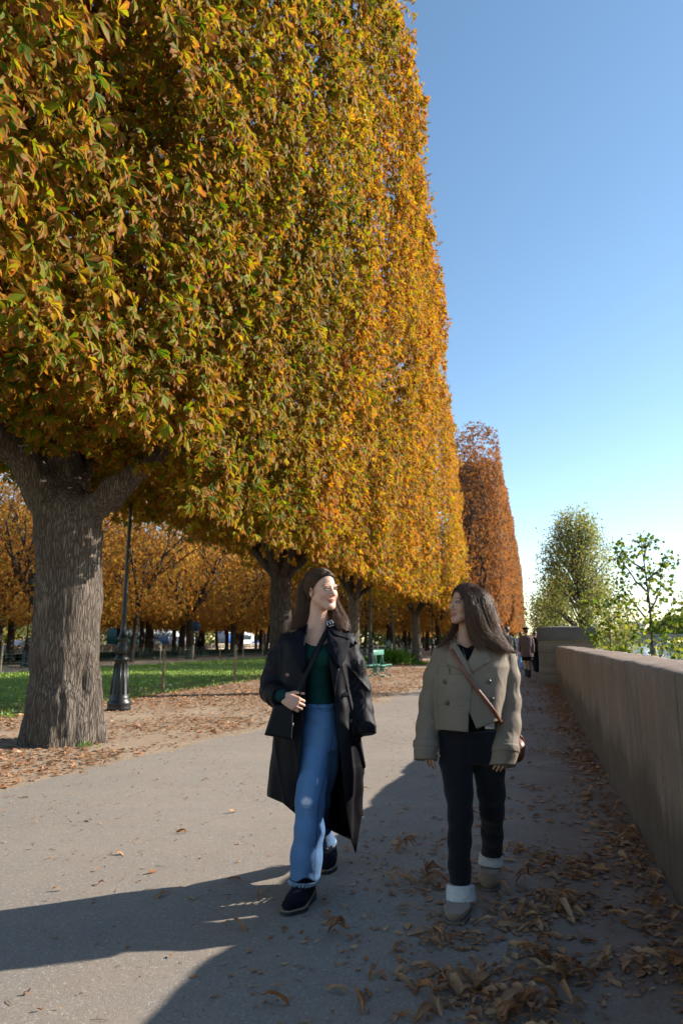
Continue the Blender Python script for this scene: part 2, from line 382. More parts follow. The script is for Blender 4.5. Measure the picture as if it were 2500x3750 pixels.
# lower quay, river, far bank
sheet('quay_ground', [1.0, 9], [-30, 600], -5.0, M['quay'])
tag(MB().box((9.25, 285, -5.9), (.25, 315, .95)).build('quay_kerb', M['quay']), kind='structure')
sheet('water', [8.5, 130], [-60, 1500], -6.4, M['water'])
tag(MB().box((.93, 285, -2.6), (.07, 315, 2.55)).build('quay_retaining_wall', M['quay']), kind='structure')
tag(MB().box((131, 700, -3.2), (1, 800, 3.4)).build('far_embankment', M['quay']), kind='structure')
sheet('far_ground', [130, 1200], [-100, 1500], .1, plain('far_ground_green', (.10, .13, .06), .9))
# ================================================================== parapet
def stone_run(name, x0, x1, y0, y1, h, mat, parent, nx=7, step=.16):
    """a long stone wall block with worn arrises and an uneven face"""
    ny = max(2, int((y1-y0)/step)); prof = []
    nz = 12
    for k in range(nz+1): prof.append((x0, h*k/nz))
    prof[-1] = (x0+.018, h)
    for k in range(1, nx): prof.append((x0+(x1-x0)*k/nx, h+.006*math.sin(PI*k/nx)))
    prof.append((x1-.018, h)); prof[nz] = (x0+.012, h)
    prof.insert(nz, (x0, h-.015))
    for k in range(nz-1, -1, -1): prof.append((x1, h*k/nz))
    P = np.array([(a, y, b) for y in np.linspace(y0, y1, ny+1) for a, b in prof]); m = len(prof)
    d = vnoise(P, 1.2, 5)*.010 + vnoise(P, 6, 6)*.006 + vnoise(P, 22, 8)*.003
    front = P[:,0] < x0+.02; P[front,0] -= d[front]; top = P[:,2] > h-.02; P[top,2] += d[top]*1.1
    if step < 1:
        jt = np.abs(((P[:,1]-y0+.35) % 1.95)-.975); gr = np.clip(1-jt/.045, 0, 1); P[front,0] += gr[front]*.016; P[top,2] -= gr[top]*.012
        hz = np.abs(P[:,2]-.62) < .03; P[hz & front,0] += .006
    ar = np.abs(P[:,0]-(x0+.006)) < .012; chip = vnoise(P, 5, 9)
    sel = ar & (P[:,2] > h-.02) & (chip > .25); P[sel,2] -= (chip[sel]-.25)*.05; P[sel,0] += (chip[sel]-.25)*.04
    F = [(i*m+j, i*m+j+1, (i+1)*m+j+1, (i+1)*m+j) for i in range(ny) for j in range(m-1)]
    F += [tuple(range(m-1, -1, -1)), tuple(ny*m+j for j in range(m))]
    return mesh_obj(name, P, F, mat, parent, True)
pw = empty('parapet_wall', (0.66, 10, 0), 0, 'long low brown stone parapet wall along the right side of the path', 'wall')
o = stone_run('wall_block', 0.0, .56, -14, 13.6, 1.22, M['parapet'], pw, 7, .045)
pr = empty('stone_pillar', (1.0, 24.8, 0), 0, 'square grey stone pillar with a dark slab cap where the low parapet ends', 'pillar')
b = MB()
for k, (z0, z1, ins) in enumerate([(0, .30, -.06), (.305, .56, .0), (.565, 1.0, .02), (1.005, 1.38, .02)]):
    P = MB().box((0, 0, (z0+z1)/2), (.88-ins*.5, .85-ins*.5, (z1-z0)/2), 0, .006); b.add(P.v, P.f)
b.build('pillar_shaft', M['pier'], pr)
MB().box((.03, 0, 1.61), (.93, .93, .22), 0, .03).add([(-.86, -.88, 1.84), (.92, -.88, 1.84), (.92, .9, 1.84), (-.86, .9, 1.84), (0.02, 0, 1.90)],
    [(0, 1, 4), (1, 2, 4), (2, 3, 4), (3, 0, 4)]).build('pillar_cap', M['cap'], pr)
pw2 = empty('parapet_wall', (0.66, 90, 0), 0, 'farther stretch of stone parapet continuing behind the square pillar', 'wall')
stone_run('wall_block', 0.0, .5, -64.2, 100, 1.15, M['parapet'], pw2, 4, 2.0)
# balustraded wall across the park
bw = empty('balustrade_wall', (-55, 90, 0), 0, 'long low pale stone balustrade between the park and the road with the coaches', 'wall')
MB().box((0, 0, .93), (.18, 130, .07)).box((0, 0, .09), (.2, 130, .09)).build('coping', M['balus'], bw)
b = MB()
for k in range(-62, 63): b.box((0, k*2.0, .52), (.16, .22, .335))
for k in range(-310, 311):
    if k % 5: b.box((0, k*.4, .52), (.07, .07, .335))
tag(b.build('balusters', M['balus'], bw), kind='stuff')
# ================================================================== signed distance modelling
def e_ell(c, r, Rm=None, k=.01, sub=False): return ('e', np.array(c, float), np.array(r, float), Rm, k, sub)
def e_cap(a, b, ra, rb, k=.01, sub=False, flat=None): return ('c', np.array(a, float), np.array(b, float), (ra, rb), k, sub, flat)
def chain(pts, rad, k=.01, flat=None): return [e_cap(pts[i], pts[i+1], rad[i], rad[i+1], k, False, flat) for i in range(len(pts)-1)]
def prim_d(pr, p):
    if pr[0] == 'e':
        q = p-pr[1]
        if pr[3] is not None: q = q @ pr[3]
        r = pr[2]; k0 = np.sqrt(((q/r)**2).sum(1)); k1 = np.sqrt(((q/(r*r))**2).sum(1))+1e-9
        return k0*(k0-1)/k1
    a, b, (ra, rb) = pr[1], pr[2], pr[3]; q = p-a; ba = b-a; fl = pr[6]
    h = np.clip((q@ba)/(ba@ba), 0, 1); d = q-h[:,None]*ba
    if fl is not None:
        u, s = fl; d = d + np.outer(d@u, u)*(s-1)
    return np.sqrt((d*d).sum(1)) - (ra+(rb-ra)*h)
def prim_box(pr):
    if pr[0] == 's':
        zs, cx, cy, a, b = pr[6][:5]; return np.array([(cx-a*1.15).min(), (cy-b*1.15).min(), zs[0]]), np.array([(cx+a*1.15).max(), (cy+b*1.15).max(), zs[-1]])
    c, r = prim_b(pr)
    if pr[0] == 'c': m = max(pr[3]); return np.minimum(pr[1], pr[2])-m, np.maximum(pr[1], pr[2])+m
    return c-r, c+r
def prim_b(pr):
    if pr[0] == 'e': return pr[1], float(max(pr[2]))
    return (pr[1]+pr[2])/2, float(np.linalg.norm(pr[2]-pr[1])/2 + max(pr[3]))
def sdf_eval(prims, p):
    d = np.full(len(p), 9.0)
    for pr in prims:
        e = prim_d(pr, p); k = pr[4]
        if pr[5]:
            h = np.clip(.5-.5*(d+e)/k, 0, 1); d = d*(1-h) - e*h + k*h*(1-h)
        else:
            h = np.clip(.5+.5*(d-e)/k, 0, 1); d = d*(1-h) + e*h - k*h*(1-h)
    return d
def sdf_mesh(prims, res, post=None, pad=.03, B=14, lip=1.0):
    lo = np.min([prim_box(p)[0] for p in prims if not p[5]], 0)-pad
    hi = np.max([prim_box(p)[1] for p in prims if not p[5]], 0)+pad
    nb = np.ceil((hi-lo)/(res*B)).astype(int); N = nb*B+1
    D = np.ones(N, np.float32)
    bi = np.stack(np.meshgrid(*[np.arange(n) for n in nb], indexing='ij'), -1).reshape(-1, 3)
    cen = lo+(bi+.5)*B*res; half = B*res*.5*1.7321
    dc = sdf_eval(prims, cen)
    if post: dc = post(dc, cen)
    bound = [prim_b(p) for p in prims]
    g = np.stack(np.meshgrid(*[np.arange(B+1)]*3, indexing='ij'), -1).reshape(-1, 3)
    for n in range(len(bi)):
        o = bi[n]*B; sl_ = tuple(slice(o[a], o[a]+B+1) for a in range(3))
        if abs(dc[n]) > half*1.6*lip+.03:
            if dc[n] < 0: D[sl_] = -1
            continue
        pts = lo+(o+g)*res
        use = [p for p, b in zip(prims, bound) if np.linalg.norm(b[0]-cen[n]) < b[1]+half+p[4]+.02 or len(prims) < 6]
        if not use: continue
        d = sdf_eval(use, pts)
        if post: d = post(d, pts)
        D[sl_] = d.reshape(B+1, B+1, B+1)
    S = D < 0
    c = np.zeros(N-1, np.uint8)
    for a in (0, 1):
        for b in (0, 1):
            for e in (0, 1): c += S[a:N[0]-1+a, b:N[1]-1+b, e:N[2]-1+e]
    act = (c > 0) & (c < 8); idx = np.full(N-1, -1, np.int32); cells = np.argwhere(act); idx[act] = np.arange(len(cells))
    acc = np.zeros((len(cells), 3)); cnt = np.zeros(len(cells))
    i, j, k = cells.T
    for ax in range(3):
        o1, o2 = [a for a in range(3) if a != ax]
        for a in (0, 1):
            for b in (0, 1):
                s = [i.copy(), j.copy(), k.copy()]; s[o1] = s[o1]+a; s[o2] = s[o2]+b
                e = [x.copy() for x in s]; e[ax] = e[ax]+1
                d0 = D[tuple(s)]; d1 = D[tuple(e)]; m = (d0 < 0) != (d1 < 0)
                t = np.where(m, d0/np.where(m, d0-d1, 1), 0)
                p = np.zeros((len(cells), 3)); p[:, ax] = t; p[:, o1] = a; p[:, o2] = b
                acc[m] += p[m]; cnt[m] += 1
    V = lo+(cells+acc/np.maximum(cnt, 1)[:, None])*res
    F = []
    for ax in range(3):
        o1, o2 = (ax+1) % 3, (ax+2) % 3
        a = [slice(1, -1)]*3; a[ax] = slice(0, N[ax]-1); b = list(a); b[ax] = slice(1, N[ax])
        s0 = S[tuple(a)]; s1 = S[tuple(b)]; e = np.argwhere(s0 != s1)
        st = s0[tuple(e.T)]; e = e+1; e[:, ax] -= 1
        def q(da, db):
            r = e.copy(); r[:, o1] -= da; r[:, o2] -= db; return idx[tuple(r.T)]
        f = np.stack([q(1, 1), q(0, 1), q(0, 0), q(1, 0)], 1); f[~st] = f[~st][:, ::-1]; F.append(f)
    F = np.concatenate(F); F = F[(F >= 0).all(1)]
    return V, F.astype(np.int32)
def rz(a): c, s = math.cos(a), math.sin(a); return np.array([[c, -s, 0], [s, c, 0], [0, 0, 1.0]])
def rx(a): c, s = math.cos(a), math.sin(a); return np.array([[1, 0, 0], [0, c, -s], [0, s, c]])
def ry(a): c, s = math.cos(a), math.sin(a); return np.array([[c, 0, s], [0, 1, 0], [-s, 0, c]])
def nrm(v): return v/(np.linalg.norm(v, axis=-1, keepdims=True)+1e-9)
# ================================================================== leaves
def leaflets(P, D, W, L, wid, r, r2, detail, curl=.25, fold=.25):
    if detail == 2 and len(P) > 50000: curl = RNG.uniform(-.1, .7, (len(P), 1)); fold = RNG.uniform(.1, .75, (len(P), 1))
    """P base, D direction, W width direction, all (n,3)"""
    n = len(P); Nn = nrm(np.cross(D, W)); L = L[:, None]; wid = wid[:, None]
    def at_(v, w, ed):
        z = -curl*v*v*L + fold*abs(w)*wid
        return P + D*(L*v) + W*(wid*w) + Nn*z, np.stack([r, np.full(n, ed), r2], 1)
    if detail == 2:
        rows = [at_(0, 0, .3), at_(.42, 0, 0), at_(.42, -.34, .62), at_(.42, .34, .62), at_(.74, 0, .15), at_(.74, -.5, .95), at_(.74, .5, .95), at_(1, 0, 1.0)]
        T = [(0, 3, 1), (0, 1, 2), (7, 4, 6), (7, 5, 4)]; Q = [(1, 3, 6, 4), (2, 1, 4, 5)]
    else:
        rows = [at_(0, 0, .2), at_(.62, -.5, .75), at_(1, 0, .8), at_(.62, .5, .75)]
        T = [(0, 3, 2), (0, 2, 1)]; Q = []
    V = np.stack([a for a, b in rows], 1).reshape(-1, 3); A = np.stack([b for a, b in rows], 1).reshape(-1, 3)
    k = len(rows); off = (np.arange(n)*k)[:, None]
    F = [np.concatenate([off+np.array(t) for t in T])]
    if Q: F.append(np.concatenate([off+np.array(t) for t in Q]))
    return V, F, A
def palmate(P, O, nleaf, Lm, detail, hang=.75, spread=72, r=None, curl=.25, wr=.36):
    """compound chestnut leaves at points P with outward directions O"""
    n = len(P); g = np.array([0, 0, -1.0])
    a = nrm(hang*g + .6*O + RNG.normal(0, .42, (n, 3))); s = nrm(np.cross(a, O+RNG.normal(0, .3, (n, 3)))+1e-6)
    r = RNG.random(n) if r is None else r
    Ps, Ds, Ws, Ls, ws, rs, r2 = [], [], [], [], [], [], []
    sz = Lm*RNG.uniform(.65, 1.25, n)
    for q in range(nleaf):
        ph = R(-spread + 2*spread*q/(nleaf-1)) + RNG.normal(0, .12, n) if nleaf > 1 else RNG.normal(0, .4, n)
        d = nrm(np.cos(ph)[:, None]*a + np.sin(ph)[:, None]*s + .22*g + RNG.normal(0, .12, (n, 3)))
        nn = nrm(np.cross(s, a)+RNG.normal(0, .4, (n, 3))); w_ = nrm(np.cross(nn, d))
        l = sz*(1-.38*np.abs(ph)/R(80)); Ps.append(P); Ds.append(d); Ws.append(w_); Ls.append(l); ws.append(l*wr*RNG.uniform(.75, 1.2, n))
        rs.append(np.clip(r+RNG.normal(0, .06, n), 0, 1)); r2.append(RNG.random(n))
    c = np.concatenate
    return leaflets(c(Ps), c(Ds), c(Ws), c(Ls), c(ws), c(rs), c(r2), detail, curl)
LIM = [99, 99]
def limb(b, p, d, L, r, depth, lv=0, bend=.25, up=.12):
    pts = [np.array(p, float)]; rad = [r]; d = np.array(d, float); n = 5
    for i in range(n):
        d = nrm(d + np.array([random.gauss(0, bend), random.gauss(0, bend), up])*.5); q_ = pts[-1]+d*L/n; d = np.array([d[0]*(-.6 if abs(q_[0]) > LIM[0] else 1), d[1]*(-.6 if LIM[0] < 9 and abs(q_[1]) > 3.6 else 1), d[2]*(-.3 if q_[2] > LIM[1] else 1)]); pts.append(pts[-1]+d*L/n); rad.append(r*(1-.6*(i+1)/n))
    V, F = tube_arrays(pts, rad, 7 if r > .05 else 5, cap=False); b.add(V, F)
    if depth > 0:
        for q in range(3 if lv < 2 else 2):
            i = random.choice([2, 3, 4, 5]); a = random.uniform(0, 2*PI)
            nd = nrm(d*.6 + .75*np.array([math.cos(a), math.sin(a), random.uniform(-.1, .6)]))
            limb(b, pts[i], nd, L*random.uniform(.5, .75), rad[i]*.75, depth-1, lv+1, bend, up)
def simple_trunk(b, h, r, lean=0.0, n=12, flare=1.35):
    ph = random.uniform(0, 6); pts = [(lean*z/h+.03*math.sin(z+ph), .03*math.cos(z*1.3+ph), z) for z in np.linspace(-.05, h, 9)]
    rad = [r*(flare if z < .05 else 1.12 if z < .5 else 1-.22*z/h) for z in np.linspace(-.05, h, 9)]
    V, F = tube_arrays(pts, rad, n, jit=.08); b.add(V, F); return pts[-1], rad[-1]
# ---------------- the avenue row: each clipped crown with a flat face towards the path
def face_x(Y, Z, xt, xb, zb, zt):
    f = np.clip((Z-zb)/(zt-zb), 0, 1); return xb + (xt(Y)-xb)*(f**.85)
XT = lambda Y: np.interp(Y, [2, 8, 13.7, 18, 27, 34, 44, 50], [-1.6, -1.65, -1.95, -2.3, -3.0, -3.75, -4.6, -4.8])
def crown(Y0, Y1, zb, zt, xb, xback, nf, nbm, nin, nl, Lm, detail, yc, xc, shift=0.0, ends=True, rise=.5):
    Ps, Os, rs = [], [], []
    def clump(P): return .27*vnoise(P, .75, 21)+.2*vnoise(P, 2.1, 22)
    n = nf; Y = RNG.uniform(Y0, Y1, n); Z = zb + (zt-zb)*RNG.random(n)
    X = face_x(Y, Z, XT, xb, zb, zt); P = np.stack([X, Y, Z], 1); c = clump(P)
    rt = np.clip((Z-(zt-1.6))/1.6, 0, 1); P[:, 0] += c - RNG.exponential(.28, n) - rt**2*.8
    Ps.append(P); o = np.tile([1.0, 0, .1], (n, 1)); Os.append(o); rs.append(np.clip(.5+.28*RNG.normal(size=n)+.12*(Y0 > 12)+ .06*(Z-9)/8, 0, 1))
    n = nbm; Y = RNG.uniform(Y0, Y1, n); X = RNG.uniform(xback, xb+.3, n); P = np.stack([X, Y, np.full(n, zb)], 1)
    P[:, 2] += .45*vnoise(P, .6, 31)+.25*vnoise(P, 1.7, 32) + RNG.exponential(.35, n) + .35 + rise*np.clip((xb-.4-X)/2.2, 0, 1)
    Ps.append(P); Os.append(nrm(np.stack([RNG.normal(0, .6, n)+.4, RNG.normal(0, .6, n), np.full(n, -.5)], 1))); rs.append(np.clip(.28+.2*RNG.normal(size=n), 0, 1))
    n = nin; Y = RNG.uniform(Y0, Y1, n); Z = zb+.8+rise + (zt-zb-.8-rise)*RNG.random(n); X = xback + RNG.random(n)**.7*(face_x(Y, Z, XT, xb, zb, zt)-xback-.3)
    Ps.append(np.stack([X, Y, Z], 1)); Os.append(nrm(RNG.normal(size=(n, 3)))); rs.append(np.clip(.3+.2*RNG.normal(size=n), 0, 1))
    if ends:      # top
        n = nbm//2; Y = RNG.uniform(Y0, Y1, n); X = xback + RNG.random(n)*(XT(Y)-xback); P = np.stack([X, Y, np.full(n, zt)], 1); P[:, 2] += clump(P)*1.4 - RNG.exponential(.3, n)
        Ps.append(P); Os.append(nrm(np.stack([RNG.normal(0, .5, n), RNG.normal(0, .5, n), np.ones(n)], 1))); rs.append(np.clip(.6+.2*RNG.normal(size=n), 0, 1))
    P = np.concatenate(Ps); O = np.concatenate(Os); r = np.clip(np.concatenate(rs)+shift, 0, 1)
    # gaps: thin out where a coarse noise is low
    g = vnoise(P, .75, 41) + .5*vnoise(P, 1.9, 42); keep = (g > -.55) & ~((P[:, 1] < 8.2) & (P[:, 2] < 3.95) & (yc < 9)); P, O, r = P[keep], O[keep], r[keep]
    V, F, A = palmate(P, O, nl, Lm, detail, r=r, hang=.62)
    n = int(nin*1.3); Q = np.stack([xback+RNG.random(n)**1.3*4.2, RNG.uniform(Y0, Y1, n), zb+rise+.5+(zt-zb-rise-.5)*RNG.random(n)], 1); Q = Q[vnoise(Q, .9, 44) > -.45]; n = len(Q)
    V2, F2, A2 = palmate(Q, nrm(RNG.normal(size=(n, 3))), 4, Lm*1.5, 1, r=np.clip(.25+.2*RNG.normal(size=n), 0, 1), wr=.5); T_, k = [], len(V)
    for g_ in F2: T_.append(g_+k)
    V = np.concatenate([V, V2]); A = np.concatenate([A, A2])
    if len(F[0][0]) == 3 and len(F) == 1: F = [np.concatenate([F[0]]+T_)]
    else: F = [np.concatenate([F[0]]+T_)]+F[1:]
    V = V-np.array([xc, yc, 0]); return V, F, A
def row_tree(X, Y, Y0, Y1, r, nf, nbm, nin, nl, Lm, detail, xb, label, zb=3.2, zt=16.6, shift=0.0, custom=None, mat='leaf', rise=.5):
    root = empty('chestnut_tree', (X, Y, 0), 0, label, 'tree', 'clipped chestnut trees in the avenue row')
    if custom: custom(root)
    else:
        LIM[:] = [1.0, 12.5]; b = MB(); top, rr = simple_trunk(b, 3.3, r)
        b2 = MB()
        for q in range(6):
            a = q*PI/3+random.uniform(-.3, .3); limb(b2, (top[0], top[1], top[2]-.35), (math.cos(a)*.75, math.sin(a)*.9, random.uniform(.55, 1.3)), 6.5, rr*.52, 3, 0, .22, .16)
        b.build('trunk', M['bark2' if Y < 20 else 'bark'], root, True); b2.build('branches', M['bark2'], root, True)
    LIM[:] = [99, 99]
    V, F, A = crown(Y0, Y1, zb, zt, xb, X-3.2, nf, nbm, nin, nl, Lm, detail, Y, X, shift, True, rise)
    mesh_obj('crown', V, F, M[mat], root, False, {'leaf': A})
    return root
F1 = Frame(228, 9.9); TR = .83
def near_trunk(root):
    root.rotation_euler = (0, 0, 0); rot = rz(YAW)
    off = np.array(F1.loc)-np.array(root.location)
    def P(px, py, dy=0.0): return rot @ F1.p(px, py, dy) + off
    pr = []
    ax = [(227, 2745, .58), (229, 2680, .535), (230, 2560, .565), (236, 2400, .56), (244, 2200, .535), (252, 2050, .53), (255, 1960, .56), (256, 1895, .54)]
    base = P(227, 2745); base[2] = -.15
    pts = [base]+[P(a[0], a[1]) for a in ax[1:]]; pr += chain(pts, [a[2]*TR for a in ax], .08)
    for a in range(9):     # root flares
        an = a*2*PI/9+.2; q_ = random.uniform(.48, .58); e = base+np.array([math.cos(an)*q_, math.sin(an)*q_, .0]); pr.append(e_cap(base+np.array([math.cos(an)*.27, math.sin(an)*.27, random.uniform(.6, 1.1)]), e, .15, random.uniform(.10, .14), .20))
    def L(ps, rs, k): pr.extend(chain([P(*q) for q in ps], rs, k))
    L([(235, 1935, 0), (155, 1800, -.1), (65, 1655, -.3), (-60, 1490, -.4), (-200, 1300, -.4)], [.31, .24, .21, .19, .16], .14)
    L([(265, 1900, .1), (222, 1690, .2), (190, 1500, .2), (172, 1300, .1), (168, 1000, .0), (150, 700, 0), (150, 300, .1)], [.32, .24, .20, .17, .14, .1, .06], .12)
    L([(290, 1915, 0), (400, 1815, -.1), (520, 1715, -.2), (680, 1610, -.2), (830, 1450, .0)], [.29, .18, .14, .10, .06], .12)
    L([(230, 1850, .3), (320, 1600, 1.2), (430, 1300, 1.6), (520, 950, 1.6)], [.3, .18, .13, .06], .14)
    L([(190, 1400, .2), (140, 1330, -.3), (250, 1318, -.5), (380, 1300, -.6), (470, 1250, -.6)], [.12, .10, .085, .07, .04], .05)
    def post(d, p):
        return d - .030*vnoise(p*np.array([1, 1, .16]), 9, 51) - .018*vnoise(p*np.array([1, 1, .2]), 21, 52) - .05*vnoise(p*np.array([1, 1, .35]), 2.2, 53)
    V, F = sdf_mesh(pr, .024, post, .12, 14)
    mesh_obj('trunk', V, F, M['bark'], root, True)
    b = MB()
    for q in range(16):
        px, py = random.uniform(-50, 480), random.uniform(200, 1500); p0 = P(px, py, random.uniform(0, 1.8)); a = random.uniform(0, 2*PI)
        limb(b, p0, (math.cos(a)*.8, math.sin(a)*.8, .5), 1.6, .035, 2, 1)
    b.build('branches', M['bark2'], root, True)
row_tree(-6.4, 8.5, 2.6, 13.1, .57, 20000, 6500, 15000, 6, .17, 2, -4.4, 'massive nearest chestnut with thick forked grey trunk left of the path', shift=-.25, custom=near_trunk, rise=.75, zb=3.2)
row_tree(-6.6, 17.6, 13.1, 22, .34, 21000, 4500, 7000, 5, .165, 1, -4.3, 'second avenue chestnut, its dark trunk behind the woman in the long coat', shift=-.09, rise=.9)
row_tree(-6.8, 26.3, 22, 30.6, .27, 13000, 3000, 3000, 5, .19, 1, -4.2, 'third avenue chestnut, pale forked trunk just right of the woman in the long coat', shift=.05)
row_tree(-7.2, 43.6, 36.3, 47.6, .30, 9000, 2500, 2600, 4, .23, 1, -3.9, 'last chestnut of the nearer clipped block, grass tuft at the foot of its trunk', shift=.12)
# ---------------- second, rusty block: one prototype, copied along the row
def rusty_proto():
    LIM[:] = [1.2, 14.5]
    root = empty('chestnut_tree', (-4.15, 54.0, 0), 0, 'rusty chestnut with see-through top at the near end of the second clipped block', 'tree', 'clipped rusty chestnuts of the second block')
    b = MB(); top, rr = simple_trunk(b, 3.6, .26); b.build('trunk', M['bark2'], root, True)
    b = MB()
    for q in range(7):
        a = q*PI*2/7; limb(b, (0, 0, 3.2), (math.cos(a)*.45, math.sin(a)*.8, 1.1), 8.5, .13, 3, 0, .2, .2)
    b.build('branches', M['bark2'], root, True); LIM[:] = [99, 99]
    return root
def box_crown(n, hx, hy, zb, zt, Lm, nl, inner=.35, rnd=1.0, r0=.5, hole=-.9):
    P = []; O = []
    while sum(map(len, P)) < n:
        q = RNG.uniform(-1, 1, (n, 3)); s = (np.abs(q)**8).sum(1)**.125
        sh = RNG.random(n) < inner; tgt = np.where(sh, RNG.random(n)**.5, 1-RNG.exponential(.06, n)); q = q/s[:, None]*np.clip(tgt, 0, 1)[:, None]
        p = q*np.array([hx, hy, (zt-zb)/2]) + np.array([0, 0, (zt+zb)/2])
        p += nrm(q)*(.28*vnoise(p, 1.1, 61)+.16*vnoise(p, 2.7, 62))[:, None]*rnd; p[:, 2] += .2*RNG.normal(size=len(p))
        keep = (vnoise(p, .9, 63)+.5*vnoise(p, 2.2, 64)) > hole
        P.append(p[keep]); O.append(nrm(q*np.array([1, 1, .6]))[keep])
    P = np.concatenate(P)[:n]; O = np.concatenate(O)[:n]
    return palmate(P, O, nl, Lm, 1, r=np.clip(r0+.25*RNG.normal(size=n), 0, 1))
rp = rusty_proto()
V, F, A = box_crown(6000, 2.25, 4.2, 3.4, 17.7, .25, 4, .25, hole=-.25); mesh_obj('crown', V, F, M['leaf3'], rp, False, {'leaf': A})
V, F, A = box_crown(10500, 2.25, 4.3, 3.3, 17.2, .32, 4, .3); rc2 = mesh_obj('crown', V, F, M['leaf3'], None, False, {'leaf': A}); rust_me = rc2.data; bpy.data.objects.remove(rc2)
def copy_tree(src, loc, rzv, label, group=None, scale=None, swap=None):
    r = src.copy(); COL.objects.link(r); r.location = loc; r.rotation_euler = (0, 0, rzv)
    if label: r['label'] = label
    if group: r['group'] = group
    if scale: r.scale = scale
    for ch in list(src.children):
        c = ch.copy(); COL.objects.link(c); c.parent = r
        if swap and ch.name.startswith('crown'): c.data = swap
        for g in ch.children:
            d = g.copy(); COL.objects.link(d); d.parent = c
    return r
ORD = ['first', 'second', 'third', 'fourth', 'fifth', 'sixth', 'seventh', 'eighth', 'ninth', 'tenth', 'eleventh', 'twelfth', 'thirteenth', 'fourteenth', 'fifteenth', 'sixteenth', 'seventeenth', 'eighteenth', 'nineteenth', 'twentieth']
for i in range(1, 13):
    copy_tree(rp, (-4.15+random.uniform(-.12, .12), 54.0+i*8.5, 0), PI*(i % 2), 'rusty clipped chestnut, %s behind the thin-topped one of the far block' % ORD[i-1], scale=(1, 1, random.uniform(.97, 1.03)), swap=rust_me)
# ---------------- park trees
def park_proto(hx, zb, zt, n, tr, th):
    root = empty('park_tree', (0, 0, 0), 0, 'x', 'tree', 'brown chestnut trees of the park')
    b = MB(); top, rr = simple_trunk(b, th, tr, random.uniform(-.3, .3), 10); b.build('trunk', M['bark2'], root, True)
    b = MB()
    for q in range(6):
        a = q*PI/3+random.random(); limb(b, (top[0], top[1], top[2]-.3), (math.cos(a)*.7, math.sin(a)*.7, .9), (zt-zb)*.65, rr*.6, 2, 0, .25, .15)
    b.build('branches', M['bark2'], root, True)
    V, F, A = box_crown(n, hx, hx, zb, zt, .27, 4, .3, 1.8); mesh_obj('crown', V, F, M['leafp'], root, False, {'leaf': A}); return root
pp = [park_proto(3.9, 2.9, 13.0, 4300, .28, 3.2), park_proto(3.5, 3.5, 14.2, 4000, .19, 3.8), park_proto(4.2, 3.4, 12.0, 4200, .36, 3.6)]
rows = [(-26.5, 'row just beyond the lawn', [33, 42, 50.5, 59, 67.5, 76, 84.5]), (-34.5, 'row beside the grey park path', [30, 38.5, 47, 56, 65, 74, 83, 92, 101]),
        (-42.5, 'third row beyond the lawn', [26, 36, 46, 56, 66, 76, 86, 96, 106, 117]), (-50.5, 'row next to the balustrade', [30, 43, 57, 71, 85, 99, 113, 127]),
        (-83, 'row behind the coaches', [40, 56, 72, 88, 104, 120, 138, 156, 176]), (-16, 'row past the lawn end', [68, 77, 86, 96, 107, 119, 132, 146]),
        (-10.5, 'row close to the avenue', [80, 92, 105, 119, 134]), (-22, 'row receding behind the sapling', [72, 84, 97, 111, 126, 142]),
        (-38.5, 'thin file inside the park', [34, 44, 55, 63, 72, 81, 95, 108]), (-47, 'thin file near the balustrade', [37, 50, 64, 78, 92, 106]),
        (-30, 'distant file closing the view', [150, 157, 164, 171, 178, 186, 194]), (-14, 'farthest trees by the avenue', [160, 168, 177, 187])]
first = [True]*3; kk = 0
for X, desc, Ys in rows:
    for i, y in enumerate(Ys):
        v = kk % 3; kk += 1; lab = 'brown chestnut, %s from the near end of the %s' % (ORD[i], desc); s = random.uniform(.9, 1.12)
        if X == -83: s *= 1.5
        if first[v]:
            first[v] = False; o = pp[v]; o.location = (X, y, 0); o.scale = (s, s, s); o['label'] = lab
        else: copy_tree(pp[v], (X+random.uniform(-.5, .5), y+random.uniform(-.8, .8), 0), random.uniform(0, 6), lab, scale=(s, s, s))
# far wood closing the view, one mass of foliage
n = 26000; tt = RNG.random(n); X = np.where(tt < .6, -108+RNG.normal(0, 5, n), RNG.uniform(-105, -3, n)); Y = np.where(tt < .6, RNG.uniform(20, 330, n), 236+RNG.normal(0, 5, n)); P = np.stack([X, Y, RNG.random(n)**.8*(13+3*np.sin(X*.11+Y*.09))], 1)
V, F, A = palmate(P, nrm(RNG.normal(size=P.shape)), 2, 1.5, 1, .4, 50, wr=.8); tag(mesh_obj('far_wood', V, F, M['green'], None, False, {'leaf': A}), 'dim mass of far trees and shrubs closing the view beyond the road', 'wood', kind='stuff')
# young staked sapling by the bench
sp = empty('young_tree', (-8.6, 43, 0), 0, 'slender pale-stemmed young tree rising out of the green shrub near the bench', 'tree')
b = MB(); V, F = tube_arrays([(.15-.05*z+.05*math.sin(z), 0, z) for z in np.linspace(0, 6, 12)], [.09-.009*z for z in np.linspace(0, 6, 12)], 8); b.add(V, F)
for q in range(9): limb(b, (-.1, 0, 3.4+q*.28), (math.cos(q*2.4), math.sin(q*2.4), .7), 1.3, .022, 1, 1)
b.build('trunk', M['bark3'], sp, True)
V, F, A = box_crown(500, 1.3, 1.3, 3.6, 6.6, .2, 4, .6, 2.0, .3); mesh_obj('crown', V, F, M['leafp'], sp, False, {'leaf': A})
